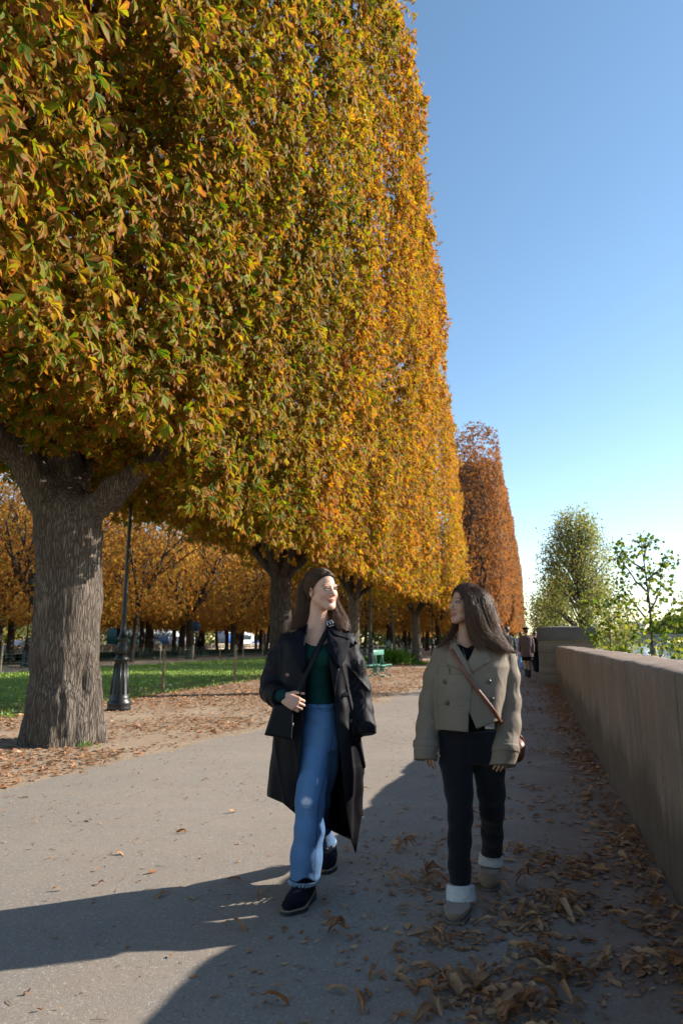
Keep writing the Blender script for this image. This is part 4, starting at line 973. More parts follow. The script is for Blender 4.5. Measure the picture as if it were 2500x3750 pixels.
for q in range(420):
    x = random.uniform(-5, -.2); y = 2.2+random.random()**1.3*12; a = random.uniform(0, 6.28); L = random.uniform(.02, .075); r = random.uniform(.0008, .0018)
    b.add(*tube_arrays([(x, y, .009), (x+L*.5*math.cos(a)+random.gauss(0, .004), y+L*.5*math.sin(a), .009+random.random()*.004), (x+L*math.cos(a+random.gauss(0, .2)), y+L*math.sin(a), .009)], [r, r, r*.6], 4))
tag(b.build('twigs', M['twig'], None), 'thin dry leaf stalks and twigs strewn over the sunlit asphalt', 'twigs', kind='stuff')
# ================================================================== people
random.seed(5)
def prim_stack(zs, cx, cy, a, b, ex=2.4, fold=None, nf=9, k=.02, ph=0.0):
    o = np.argsort(zs); f = lambda v: np.array(v, float)[o]
    return ('s', f(zs), f(cx), f(cy), f(a), f(b), ex, f(fold if fold is not None else [0]*len(zs)), nf, k, ph)
_pd, _pb = prim_d, prim_b
class SP(tuple): pass
def prim_d(pr, p):
    if pr[0] != 's': return _pd(pr, p)
    _, k, kk, kkk, kkkk, sub, (zs, cx, cy, a, b, ex, fo, nf, ph) = pr
    z = p[:, 2]; X = p[:, 0]-np.interp(z, zs, cx); Y = p[:, 1]-np.interp(z, zs, cy); A = np.interp(z, zs, a); Bq = np.interp(z, zs, b)
    th = np.arctan2(Y/Bq, X/A); m = 1+np.interp(z, zs, fo)*(np.cos(nf*th+ph)+.5*np.cos((nf*1.7)*th+ph*2+z*3))
    q = (np.abs(X/(A*m))**ex+np.abs(Y/(Bq*m))**ex)**(1/ex); d = (q-1)*np.minimum(A, Bq)
    return np.maximum(d, np.maximum(zs[0]-z, z-zs[-1]))
def prim_b(pr):
    if pr[0] != 's': return _pb(pr)
    zs, cx, cy, a, b = pr[6][:5]; c = np.array([cx.mean(), cy.mean(), zs.mean()])
    return c, float(math.hypot((zs[-1]-zs[0])/2, max(a.max(), b.max())*1.2+np.abs(cx-cx.mean()).max()))
def S(zs, cx, cy, a, b, ex=2.4, fold=None, nf=9, k=.02, ph=0.0):
    o = np.argsort(zs); f = lambda v: np.array(v, float)[o]
    return ('s', None, None, None, k, False, (f(zs), f(cx), f(cy), f(a), f(b), ex, f(fold if fold is not None else [0]*len(zs)), nf, ph))
def rowsS(Fr, rows, ex=2.4, nf=9, k=.02, ph=0.0, grow=0.0):
    """rows: (py, left px, right px, dy, half depth, fold)"""
    zs, cx, cy, a, b, fo = [], [], [], [], [], []
    for py, x0, x1, dy, hb, fl in rows:
        l = Fr.p(x0, py, dy); r = Fr.p(x1, py, dy); zs.append(l[2]); cx.append((l[0]+r[0])/2); cy.append(dy); a.append((r[0]-l[0])/2+grow); b.append(hb+grow); fo.append(fl)
    return S(zs, cx, cy, a, b, ex, fo, nf, k, ph)
def topx(Fr, p):
    """picture coordinates of points given in the standing frame, used to shape openings and seams"""
    X = p[:, 0]+Fr.ox; f0 = Fr.D+p[:, 1]; u0 = p[:, 2]-CAMH; f = f0*cP+u0*sP; u = -f0*sP+u0*cP
    return 1250+FPX*X/f, 1875-FPX*u/f
def surf(fn, Fr, px, py, lo=-.5, hi=.35, off=0.0, dflt=0.0):
    dys = np.arange(lo, hi, .003); P = np.array([Fr.p(px, py, d) for d in dys]); v = fn(P); k = np.argmax(v < 0)
    return (dys[k] if v[k] < 0 else dflt)-off
def plate(name, fn, Fr, poly, mat, parent, th=.006, off=.004, n=10, bulge=0.0, lo=-.5):
    """a thin cloth piece lying on a garment, outline given as picture points"""
    poly = np.array(poly, float); c = poly.mean(0); m = len(poly); pts = []
    E_ = np.concatenate([poly, poly[:1]]); per = []
    for i in range(m):
        for t in np.linspace(0, 1, 5)[:-1]: per.append(E_[i]*(1-t)+E_[i+1]*t)
    per = np.array(per); K = len(per); V = []; rings = [1.0, .8, .5, .2]
    dyc = surf(fn, Fr, c[0], c[1], lo=lo)
    for r in rings:
        for q in c+(per-c)*r:
            dy = surf(fn, Fr, q[0], q[1], lo=lo, dflt=dyc); dy = dyc+np.clip(dy-dyc, -.06, .05); V.append(Fr.p(q[0], q[1], dy-off-th*min(1, (1.15-r)*4)-bulge*(1-r*r)))
    V.append(Fr.p(c[0], c[1], dyc-off-th-bulge)); nr = len(rings); F = []
    for k in range(nr-1):
        for i in range(K): F.append((k*K+i, k*K+(i+1) % K, (k+1)*K+(i+1) % K, (k+1)*K+i))
    for i in range(K): F.append(((nr-1)*K+i, (nr-1)*K+(i+1) % K, nr*K))
    o = len(V); V += [v+np.array([0, th+off+.004, 0]) for v in V[:K]]
    for i in range(K): F.append(((i+1) % K, i, o+i, o+(i+1) % K))
    F.append(tuple(range(o, o+K))); return mesh_obj(name, np.array(V), F, mat, parent, True)
def ribbon(name, P, width, th, mat, parent=None, up=None):
    """a strap through 3-D points"""
    P = np.array(P, float); t = nrm(np.gradient(P, axis=0)); out = np.array([0, -1.0, 0]) if up is None else up
    w_ = nrm(np.cross(t, out)); nn = nrm(np.cross(w_, t)); V = []; F = []; n = len(P)
    for i in range(n):
        for a, b_ in ((-1, -1), (1, -1), (1, 1), (-1, 1)): V.append(P[i]+w_[i]*a*width/2+nn[i]*b_*th/2)
    for i in range(n-1):
        for k in range(4): F.append((i*4+k, i*4+(k+1) % 4, i*4+4+(k+1) % 4, i*4+4+k))
    F += [(3, 2, 1, 0), tuple((n-1)*4+k for k in range(4))]; return mesh_obj(name, np.array(V), F, mat, parent)
def button(c, r, mat, parent, tilt=(0, 0, 0)):
    V, F = tube_arrays([(0, 0, 0), (0, -.0035, 0), (0, -.0042, 0)], [r, r, r*.8], 14); V = np.array(V); o = len(V)
    b = MB(); b.add([tuple(v) for v in V], F)
    ob = b.build('button', mat, parent, False); ob.location = tuple(c); ob.rotation_euler = tilt; return ob
# ---- materials
def m_skin(name, base, lip, brow, blush):
    t = NT(name); v = t.coord('Object'); a = lambda c: t.attr('paint', c)
    c = t.ramp(t.noise(v, 30, 3), [(.3, tuple(x*.94 for x in base)), (.7, tuple(min(1, x*1.05) for x in base))])
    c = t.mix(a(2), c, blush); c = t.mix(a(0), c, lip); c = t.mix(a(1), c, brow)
    t.princ(c, .5, t.bump(t.noise(v, 260, 3), .10, .002), .3, sss=.10); return t.m
def m_hair(name, c0, c1):
    t = NT(name); r = t.attr('leaf', 0); e = t.attr('leaf', 1); c = t.mix(t.math('ADD', t.math('MULTIPLY', r, .5), t.math('MULTIPLY', e, .5)), c0, c1)  # sunlit look put into the colour: paler tips, paler clumps as highlights
    v = t.coord('Object', (1, 1, .12)); t.princ(c, .46, t.bump(t.noise(v, 320, 3), .35, .003), .45); return t.m
def m_cloth(name, c0, c1, rough=.7, weave=900, sheen=.2, spec=.3, fold=.35):
    t = NT(name); v = t.coord('Object'); c = t.ramp(t.noise(v, 5, 4), [(.3, c0), (.7, c1)])
    h = t.math('ADD', t.math('MULTIPLY', t.noise(v, weave, 2), .12), t.noise(t.coord('Object', (1.5, 1.5, .6)), 9, 3, .5, .4))
    t.princ(c, rough, t.bump(h, fold, .02), spec, sheen=sheen); return t.m
def m_denim(name, light, darkc, worn):
    t = NT(name); v = t.coord('Object'); f = t.attr('paint', 0); wv = t.noise(t.coord('Object', (1, 1, 4)), 240, 2, .8)
    c = t.mix(t.math('ADD', f, t.math('MULTIPLY', t.noise(v, 12, 5, .7), .4), clamp=True), darkc, light)
    c = t.mix(t.math('MULTIPLY', wv, .25), c, tuple(min(1, x*1.3) for x in light)); c = t.mix(t.attr('paint', 1), c, worn); c = t.mix(t.attr('paint', 2), c, tuple(x*.45 for x in darkc))
    t.princ(c, .85, t.bump(t.math('ADD', wv, t.math('MULTIPLY', t.noise(t.coord('Object', (1, 1, 1.0)), 18, 4, .6, .8), 1.1)), .45, .008), .2, sheen=.1); return t.m
M['skin1'] = m_skin('fair_skin', (.56, .32, .225), (.38, .10, .09), (.10, .055, .035), (.56, .23, .18))
M['skin2'] = m_skin('warm_skin', (.42, .235, .155), (.32, .10, .08), (.035, .02, .015), (.42, .17, .12))
M['hair1'] = m_hair('dark_brown_hair', (.005, .003, .0025), (.21, .10, .05)); M['hair2'] = m_hair('long_brown_hair', (.010, .005, .004), (.24, .12, .07))
M['blackcoat'] = m_cloth('black_coat_cloth', (.0035, .003, .0045), (.006, .005, .008), .55, 900, .0, .14, .25)
M['lining'] = m_cloth('navy_cloth', (.002, .003, .007), (.004, .005, .011), .75, 900, .0, .12)
M['khaki'] = m_cloth('khaki_cotton', (.155, .117, .083), (.19, .146, .105), .72, 700, .05, .3, .3)
M['teal_top'] = m_cloth('teal_knit', (.0015, .026, .023), (.003, .036, .032), .8, 500, .0, .15, .25)
M['blacktop'] = m_cloth('black_knit', (.003, .003, .0035), (.005, .005, .006), .85, 900, .0, .15)
M['denim'] = m_denim('blue_denim', (.10, .205, .38), (.010, .045, .13), (.55, .56, .64)); M['blackdenim'] = m_denim('black_denim', (.0065, .006, .009), (.002, .002, .0035), (.05, .05, .06))
M['navysuede'] = plain('dark_suede', (.005, .006, .012), .9, bump=.3, bscale=300, spec=.15); M['welt'] = plain('cream_welt', (.22, .165, .11), .7)
M['suede'] = plain('taupe_suede', (.20, .13, .078), .92, bump=.3, bscale=300, sheen=.3, var=.2, scale=14); M['fur'] = plain('cream_fleece', (.58, .55, .53), .98, bump=.9, bscale=260, sheen=.6, var=.06)
M['solebrown'] = plain('brown_sole', (.13, .095, .07), .8); M['blackleather'] = plain('black_leather', (.005, .0045, .006), .5, bump=.15, bscale=200, spec=.2); M['brownleather'] = plain('brown_leather', (.15, .045, .022), .45, bump=.2, bscale=150)
M['steel'] = plain('bright_buckle', (.6, .6, .58), .25, .9); M['horn'] = plain('horn_button', (.07, .05, .035), .25, var=.6, scale=60); M['redbutton'] = plain('brown_button', (.22, .09, .06), .3)
M['eye'] = None
def m_eye():
    t = NT('eye_white'); r = t.attr('leaf', 0); c = t.ramp(r, [(.0, (.01, .008, .006)), (.20, (.012, .008, .006)), (.22, (.10, .05, .025)), (.50, (.05, .025, .015)), (.56, (.34, .29, .27))])
    t.princ(c, .12, None, .6); return t.m
M['eye'] = m_eye()
# ---- heads
def head_prims(c, Rm, s=1.0, smile=.5):
    T = lambda q: c+Rm@(np.array(q, float)*s); k = lambda q: q*s; P = []
    E = lambda q, r, kk=.012, sub=False, RR=None: P.append(e_ell(T(q), np.array(r)*s, Rm if RR is None else Rm@RR, kk*s, sub))
    C = lambda a, b_, r0, r1, kk=.01: P.append(e_cap(T(a), T(b_), r0*s, r1*s, kk*s))
    E((0, -.014, .028), (.073, .096, .087)); E((0, .030, -.032), (.057, .060, .078), .03)
    for x in (-1, 1):
        C((x*.050, .008, -.055), (x*.018, .066, -.100), .020, .017, .028); E((x*.036, .060, -.033), (.022, .020, .021), .022); E((x*.028, .078, .017), (.024, .009, .0075), .012)
    E((0, .072, -.105), (.018, .015, .014), .018)
    for x in (-1, 1): E((x*.031, .0975, -.001), (.015, .0095, .0085), .010, True)
    C((0, .084, .008), (0, .107, -.035), .0065, .0085, .012); E((0, .110, -.037), (.0088, .0085, .008), .006)
    for x in (-1, 1): E((x*.0115, .098, -.041), (.0070, .0090, .0065), .006)
    sm = .006*smile
    up = [(-.026-sm*.3, .080, -.067+sm), (-.012, .0925, -.0655), (-.004, .0955, -.0640), (0, .0945, -.0650), (.004, .0955, -.0640), (.012, .0925, -.0655), (.026+sm*.3, .080, -.067+sm)]
    lw = [(-.021, .084, -.071+sm*.6), (-.010, .0915, -.0750), (0, .0930, -.0762), (.010, .0915, -.0750), (.021, .084, -.071+sm*.6)]
    sh = lambda q, dz=0: (q[0]*.92, q[1]-.0022, q[2]+dz)
    for i in range(6): C(sh(up[i]), sh(up[i+1]), .0028 if i else .002, .0028 if i < 5 else .002, .005)
    for i in range(4): C(sh(lw[i]), sh(lw[i+1]), .0038, .0038, .005)
    for x in (-1, 1):
        U = [(x*.0165, .0850, -.001), (x*.024, .0905, .0045), (x*.033, .0910, .0055), (x*.041, .0870, .0035), (x*.047, .080, .000)]; Lw = [(x*.0165, .0845, -.002), (x*.026, .0885, -.0065), (x*.036, .0880, -.0068), (x*.046, .080, -.002)]
        for i in range(4): C(U[i], U[i+1], .0024, .0024, .003)
        for i in range(3): C(Lw[i], Lw[i+1], .0018, .0018, .003)
        E((x*.0755, -.006, -.012), (.0075, .0175, .031), .008, False, rz(x*-.35)@rx(-.15)); E((x*.082, -.002, -.010), (.006, .0085, .0135), .005, True)
    return P, (up, lw)
def paint_head(V, c, Rm, s, lips, cheek=1.0):
    q = (V-c)@Rm/s; A = np.zeros((len(V), 3)); front = q[:, 1] > .05
    def dist(pts, w=(1, .5, 1)):
        d = np.full(len(q), 9.0)
        for i in range(len(pts)-1):
            a = np.array(pts[i])*w; b_ = np.array(pts[i+1])*w; x = q*w-a; ba = b_-a; h = np.clip(x@ba/(ba@ba), 0, 1); d = np.minimum(d, np.linalg.norm(x-h[:, None]*ba, axis=1))
        return d
    up, lw = lips; dl = np.minimum(dist(up)-.0030, dist(lw)-.0046); A[:, 0] = np.clip(.5-dl/.0018, 0, 1)*front*.85
    mid = [(p[0], p[1], p[2]-.0036) for p in up]; A[:, 1] = np.clip(.5-(dist(mid)-.0010)/.0012, 0, 1)*front*.55
    for x in (-1, 1):
        br = [(x*.013, .09, .0190), (x*.024, .09, .0235), (x*.036, .085, .0245), (x*.049, .068, .0180)]
        A[:, 1] = np.maximum(A[:, 1], np.clip(.5-(dist(br, (1, .15, 1))-.0024)/.0016, 0, 1)*front*.8)
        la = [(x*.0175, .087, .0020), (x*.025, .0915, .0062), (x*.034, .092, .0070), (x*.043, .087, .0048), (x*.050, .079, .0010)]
        A[:, 1] = np.maximum(A[:, 1], np.clip(.5-(dist([(a, b_, z-.0030) for a, b_, z in la], (1, .3, 1))-.0030)/.0014, 0, 1)*front*.95)  # lash band spread over the upper lid, painting the sunlit lid darker
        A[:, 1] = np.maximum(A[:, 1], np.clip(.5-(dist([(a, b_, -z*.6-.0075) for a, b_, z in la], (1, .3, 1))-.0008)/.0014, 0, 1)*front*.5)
        ck = np.exp(-(((q[:, 0]-x*.038)/.02)**2+((q[:, 2]+.035)/.018)**2))*front; A[:, 2] = np.maximum(A[:, 2], ck*.5*cheek)
    A[:, 2] = np.maximum(A[:, 2], np.exp(-(np.linalg.norm(q-np.array([0, .112, -.038]), axis=1)/.012)**2)*.35)
    return A
def eyes(c, Rm, s, look, parent):
    n = 14; V = []; F = []
    for i in range(n+1):
        a = PI*i/n
        for j in range(20): b_ = 2*PI*j/20; V.append((math.sin(a)*math.cos(b_), math.sin(a)*math.sin(b_), math.cos(a)))
    for i in range(n):
        for j in range(20): F.append((i*20+j, i*20+(j+1) % 20, (i+1)*20+(j+1) % 20, (i+1)*20+j))
    V = np.array(V); lk = nrm(np.array(look, float)); ang = np.arccos(np.clip(V@lk, -1, 1)); A = np.stack([np.clip(ang/1.05, 0, 1), ang*0, ang*0], 1)
    for x in (-1, 1):
        P = c+((np.array([x*.031, .0782, -.0008])+V*.0120)@Rm.T)*s; mesh_obj('eye', P, F, M['eye'], parent, True, {'leaf': A})
# ---- hands
def hand_prims(w, fwd, side, back, s, curl, thumb=(.5, .5), spread=.10):
    fwd = nrm(np.array(fwd, float)); back = np.array(back, float); back = nrm(back-fwd*(back@fwd)); side = np.array(side, float); side = nrm(side-fwd*(side@fwd)-back*(side@back))
    P = []; K = []
    for i, (o, L) in enumerate(((.030, .083), (.010, .087), (-.011, .083), (-.029, .074))):
        kn = w+(fwd*L+side*o+back*.004)*s; K.append(kn); P.append(e_cap(w+side*o*.55*s+fwd*.012*s, kn, .0150*s, .0118*s, .012))
    P.append(e_ell(w+fwd*.045*s+side*0, np.array([.036, .046, .014])*s, np.stack([side, fwd, back], 1), .012))
    for i, (kn, ls) in enumerate(zip(K, ((.040, .024, .019), (.044, .028, .020), (.041, .026, .019), (.032, .019, .017)))):
        d = nrm(fwd+side*spread*(1.2-.8*i)); p = kn; a = 0; r = [.0092, .0084, .0076, .0064]
        for j, l in enumerate(ls):
            a += curl[i]*(1.0, 1.15, .75)[j]; dd = d*math.cos(a)-back*math.sin(a); q = p+dd*l*s; P.append(e_cap(p, q, r[j]*s, r[j+1]*s, .0022)); p = q
    p = w+(fwd*.020+side*.024-back*.006)*s; d = nrm(fwd*.62+side*.65-back*thumb[0]); q = p+d*.040*s; P.append(e_cap(p, q, .0130*s, .0105*s, .008))
    d = nrm(fwd*.8+side*.30-back*thumb[1]); q2 = q+d*.030*s; P.append(e_cap(q, q2, .0098*s, .0086*s, .003)); q3 = q2+nrm(d-back*.15)*.022*s; P.append(e_cap(q2, q3, .0086*s, .0066*s, .002))
    return P
# ---- hair
def hair_cap(c, Rm, s, line, grow=.010, res=.0035):
    T = lambda q: c+Rm@(np.array(q, float)*s)
    pr = [e_ell(T((0, -.016, .028)), np.array((.073+grow, .096+grow, .088+grow))*s, Rm, .02), e_ell(T((0, -.055, -.03)), np.array((.062, .055, .07))*s, Rm, .03)]
    def post(d, p):
        q = (p-c)@Rm/s; th = np.arctan2(q[:, 0], q[:, 2]+.02); n_ = vnoise(np.stack([th*26, q[:, 1]*6, q[:, 2]*0], 1), 1.0, 91)
        return np.maximum(d-.0010*n_+.0022, (q[:, 1]-line(q))*.7*s)
    V, F = sdf_mesh(pr, res, post, .02); return V, F, np.stack([.25+.2*vnoise(V, 120, 5), np.full(len(V), .1), np.zeros(len(V))], 1)
def strands(guides, rad=.0014, seed=3, wave=.004):
    """guides: (list of 3-D points, list of spreads, count, (flatten vec, factor))"""
    g = np.random.default_rng(seed); Vs = []; Fs = []; As = []; off = 0; ns = 22
    for pts, spr, cnt in guides:
        pts = np.array(pts, float); m = len(pts); ts = np.linspace(0, m-1, ns)
        def cr(t):
            i = min(int(t), m-2); f = t-i; p0 = pts[max(i-1, 0)]; p1 = pts[i]; p2 = pts[i+1]; p3 = pts[min(i+2, m-1)]
            return .5*((2*p1)+(-p0+p2)*f+(2*p0-5*p1+4*p2-p3)*f*f+(-p0+3*p1-3*p2+p3)*f**3)
        base = np.array([cr(t) for t in ts]); sp = np.interp(ts, range(m), spr); cr_ = g.random(max(4, cnt//14)); clumps_ = g.normal(size=(max(4, cnt//14), 3)); clumps_ /= np.maximum(1, np.linalg.norm(clumps_, axis=1, keepdims=True)/1.15)
        for q in range(cnt):
            ci = g.integers(len(clumps_)); cl = clumps_[ci]; o = cl+g.normal(0, .24 if g.random() > .07 else .75, 3); tcut = g.uniform(.78, 1.03); k = ts*min(1, tcut)
            C = np.array([cr(t) for t in k]) if tcut < 1 else base; ph = g.uniform(0, 6, 3); wv = wave*np.sin(ts[:, None]*1.9+ph)*np.linspace(0, 1, ns)[:, None]
            C = C+o*sp[:, None]+wv+g.normal(0, .001, 3); t = nrm(np.gradient(C, axis=0)); u = nrm(np.cross(t, g.normal(size=3))); w_ = np.cross(t, u)
            r = rad*(1-.8*np.linspace(0, 1, ns)**2)*g.uniform(.6, 1.4); V = np.stack([C+r[:, None]*(math.cos(a)*u+math.sin(a)*w_) for a in (0, 2.094, 4.189)], 1).reshape(-1, 3)
            i = np.arange(ns-1)[:, None]*3+off; Fs.append(np.concatenate([np.concatenate([i+a, i+(a+1) % 3, i+3+(a+1) % 3, i+3+a], 1) for a in range(3)])); Vs.append(V); off += len(V)
            rr = .75*cr_[ci]**1.5+.25*g.random(); As.append(np.stack([np.full(len(V), rr), np.repeat(np.linspace(0, 1, ns), 3)*.8, np.zeros(len(V))], 1))
    return np.concatenate(Vs), np.concatenate(Fs), np.concatenate(As)
def scalp_strands(c, Rm, s, n, seed, endz=-.04, sides=(-1, 1), part=0.0, back=-.06):
    g = np.random.default_rng(seed); out = []; O = np.array([0, -.016, .028])
    for q in range(n):     # strands combed back from the hairline
        sd = sides[g.integers(len(sides))]; z_ = g.uniform(-.005, .080); y_ = 1.05*z_-.009; a = 1.45*(1-(z_+.005)/.085); st = np.array([part+sd*.0815*math.sqrt(max(0, 1-((y_+.016)/.1045)**2-((z_-.028)/.0965)**2)), y_, z_]); en = np.array([sd*(.05+.03*math.sin(a)), -.10, -.02+.05*math.cos(a)])
        pts = []
        for t in np.linspace(0, 1, 6):
            w = st*(1-t)+en*t-O+np.array([sd*.03*math.sin(PI*t), 0, .05*math.sin(PI*t)*math.cos(a)]); w = w/np.sqrt(((w/np.array([.0815, .1045, .0965]))**2).sum())+O; pts.append(c+Rm@(w*s))
        out.append((pts, [.0022]*6, 5))
    for q in range(n):
        sd = sides[g.integers(len(sides))]; y0 = g.uniform(-.07, .078); st = np.array([part+sd*.002, y0, .12]); en = np.array([sd*.085, back+g.uniform(-.05, .03)+y0*.25, endz+g.uniform(-.02, .03)])
        pts = []
        for t in np.linspace(0, 1, 6):
            p = st*(1-t)+en*t-np.array([0, -.016, .028]); p = p/np.sqrt(((p/np.array([.083, .106, .098]))**2).sum())+np.array([0, -.016, .028]); pts.append(c+Rm@(p*s))
        out.append((pts, [.003]*6, 5))
    return out
def merge(*gs):
    off = 0; V, F, A = [], [], []
    for v, f, a in gs: V.append(v); F.append(np.asarray(f)+off); A.append(a); off += len(v)
    return np.concatenate(V), np.concatenate(F), np.concatenate(A)
# ================================================================== first woman: long black coat, blue jeans
W = Frame(1170, 4.05); p = W.p
w1 = empty('person', W.loc, YAW, 'smiling woman with long dark hair in an open long black coat and blue jeans', 'person')
h1c = p(1179, 2160, 0); R1 = rz(R(38))@np.diag([-1.0, -1.0, 1.0])@rx(R(2))@ry(R(3))
hp, lips1 = head_prims(h1c, R1, 1.02, 1.0)
B = list(hp)
B += chain([p(1162, 2330, .03), p(1163, 2285, .025), p(1168, 2215, .02)], [.062, .053, .052], .03)
B += [rowsS(W, [(2660, 1110, 1232, .02, .10, 0), (2600, 1114, 1226, .02, .10, 0), (2530, 1122, 1212, .02, .085, 0), (2440, 1112, 1212, .015, .092, 0), (2370, 1098, 1222, .02, .09, 0), (2325, 1090, 1232, .025, .07, 0)], 2.2, k=.04)]
B += [e_cap(p(1160, 2318, .03), p(1058, 2345, .02), .050, .048, .04), e_cap(p(1160, 2318, .03), p(1262, 2345, .02), .050, .048, .04), e_ell(p(1138, 2408, -.055), (.052, .045, .052), None, .03), e_ell(p(1188, 2408, -.055), (.052, .045, .052), None, .03)]
B += [e_cap(p(1150, 2322, -.022), p(1095, 2310, -.005), .009, .008, .02), e_cap(p(1172, 2322, -.022), p(1222, 2312, -.005), .009, .008, .02)]
B += chain([p(1054, 2355, .03), p(1005, 2490, .03), p(1000, 2530, -.01), p(1014, 2546, -.10), p(1030, 2550, -.17)], [.044, .036, .036, .032, .026], .02)
B += chain([p(1268, 2350, .02), p(1300, 2510, .04), p(1318, 2600, .0)], [.045, .036, .026], .02)
B += chain([p(1145, 2680, .0), p(1138, 2930, -.10), p(1112, 3200, -.10)], [.075, .052, .036], .03)+chain([p(1192, 2680, .02), p(1160, 2930, .12), p(1196, 3090, .52)], [.075, .05, .035], .03)
B += hand_prims(p(1036, 2553, -.19), (.86, -.12, -.42), (.45, -.25, .85), (-.05, -1, .1), 1.0, (.85, .75, .70, .62), (.45, .35), .03)
B += hand_prims(p(1318, 2590, .0), (.0, .05, -1), (-.2, -.9, 0), (.9, -.2, 0), .9, (.4, .4, .4, .4))
V, F = sdf_mesh(B, .0031, None, .02)
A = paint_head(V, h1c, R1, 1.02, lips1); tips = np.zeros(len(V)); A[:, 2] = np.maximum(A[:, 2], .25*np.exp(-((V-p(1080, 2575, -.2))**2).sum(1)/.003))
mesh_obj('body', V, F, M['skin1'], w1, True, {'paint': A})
eyes(h1c, R1, 1.02, (-.42, .88, .0), w1)
hg = [([p(1135, 2105, .03), p(1112, 2165, .05), p(1112, 2225, .06), p(1094, 2280, .04), p(1060, 2332, .0)], [.014, .024, .027, .031, .036], 900),
      ([p(1150, 2110, .07), p(1130, 2190, .09), p(1118, 2260, .09), p(1100, 2330, .07)], [.02, .035, .04, .04], 500),
      ([p(1165, 2110, .09), p(1160, 2190, .10), p(1165, 2260, .11), p(1165, 2320, .11)], [.02, .035, .05, .05], 400),
      ([p(1205, 2125, .08), p(1212, 2190, .08), p(1222, 2240, .05), p(1234, 2280, .01), p(1252, 2318, -.03)], [.012, .022, .026, .030, .034], 800),
      ([p(1215, 2190, .07), p(1240, 2240, .04), p(1262, 2285, .02), p(1268, 2322, -.01)], [.010, .018, .022, .02], 150)]
line1 = lambda q: np.minimum(q[:, 2]*1.05-.012+.012*np.abs(q[:, 0])/.07, .085)
cap1 = hair_cap(h1c, R1, 1.02, line1, .006)
hs = strands(hg+scalp_strands(h1c, R1, 1.0, 420, 4, -.02), .00085, 3, .006)
mesh_obj('hair', *merge((cap1[0], cap1[1], cap1[2]), hs)[:2], M['hair1'], w1, True, {'leaf': merge((cap1[0], cap1[1], cap1[2]), hs)[2]})
# teal top
T_ = [rowsS(W, [(2592, 1113, 1230, .02, .108, 0), (2530, 1119, 1216, .02, .094, 0), (2440, 1109, 1215, .015, .100, 0), (2370, 1094, 1226, .02, .098, 0), (2325, 1085, 1236, .025, .078, 0)], 2.2, k=.04),
      e_ell(p(1138, 2410, -.055), (.058, .052, .058), None, .03), e_ell(p(1188, 2410, -.055), (.058, .052, .058), None, .03)]
def post_top(d, P):
    x, y = topx(W, P); neck = np.interp(x, [1095, 1118, 1140, 1160, 1185, 1200, 1225], [2325, 2352, 2364, 2368, 2362, 2354, 2330])
    return np.maximum(d-.0022*vnoise(P*np.array([1, 1, 2.5]), 18, 3)-.0016*vnoise(P*np.array([1, 1, 4]), 30, 8), (neck-y)*.0015)
V, F = sdf_mesh(T_, .0045, post_top); cf = chain([p(1008, 2535, -.06), p(1024, 2547, -.14), p(1034, 2551, -.18)], [.040, .038, .034], .01)
def post_cuff(d, P): return d-.0015*np.sin(P@nrm(p(1034, 2551, -.18)-p(1008, 2535, -.06))*700)
V2, F2 = sdf_mesh(cf, .004, post_cuff); mesh_obj('teal_top', np.concatenate([V, V2]), np.concatenate([F, F2+len(V)]), M['teal_top'], w1, True)
# jeans
J = [rowsS(W, [(2576, 1112, 1228, .02, .112, 0), (2620, 1106, 1236, .02, .118, 0), (2680, 1102, 1244, .02, .118, 0), (2740, 1104, 1243, .02, .105, 0)], 2.3, k=.05)]
legA = [(1148, 2700, .0, .088), (1146, 2790, -.04, .085), (1139, 2870, -.08, .079), (1135, 2940, -.11, .075), (1131, 3040, -.12, .076), (1120, 3140, -.12, .080), (1112, 3260, -.12, .085)]
legB = [(1192, 2700, .02, .086), (1188, 2800, .05, .080), (1160, 2930, .14, .072), (1166, 3020, .34, .070), (1188, 3110, .52, .074)]
J += chain([p(*q[:3]) for q in legA], [q[3] for q in legA], .035)+chain([p(*q[:3]) for q in legB], [q[3] for q in legB], .035)
hemA = p(1112, 3226, -.2)[2]
def post_j(d, P):
    x, y = topx(W, P); sl = (x-1112)/1000.
    d = d-.0045*vnoise(P*np.array([1, 1, .8])+np.array([0, 0, .8])*P[:, :1], 12, 5)-.0018*vnoise(P*np.array([1, 1, 1.3])+np.array([0, 0, 1.0])*P[:, :1], 30, 6)
    kn = np.exp(-((y-3000)/60)**2)+.8*np.exp(-((y-3195)/40)**2)+.9*np.exp(-((y-2690)/55)**2); d = d-.0022*kn*np.sin((y+ .45*(x-1112)+14*vnoise(P, 9, 12))/6.5)*np.clip(vnoise(P, 11, 9)*1.5, 0, 1)
    front = P[:, 1] < .12; zc = np.where(front, hemA+.012*np.sin(x*.08)-.02*sl, p(1188, 3080, .52)[2]); return np.maximum(d, zc-P[:, 2])
V, F = sdf_mesh(J, .0042, post_j)
x, y = topx(W, V); cen = np.interp(y, [2600, 2790, 2940, 3250], [1185, 1158, 1130, 1108]); half = np.interp(y, [2600, 2790, 2940, 3250], [60, 55, 46, 48])
A = np.zeros((len(V), 3)); fr = V[:, 1] < np.interp(V[:, 2], [0, .8, 1.2], [.0, .05, .05]); A[:, 0] = np.where(fr, .15+.75*np.exp(-((x-cen+6)/(half*.62))**2)*np.interp(y, [2580, 2700, 2900, 3100, 3250], [.4, .9, 1, .7, .6]), .2)
rip = ((x-1122)/21)**2+((y-2936)/18)**2+.5*vnoise(V, 90, 4); A[:, 1] = np.where(fr, np.clip(1.3-rip, 0, 1), 0); A[:, 1] = np.maximum(A[:, 1], np.where(fr, np.clip(1-((x-1162)/5)**2-((y-2862)/16)**2, 0, 1)*.6, 0))
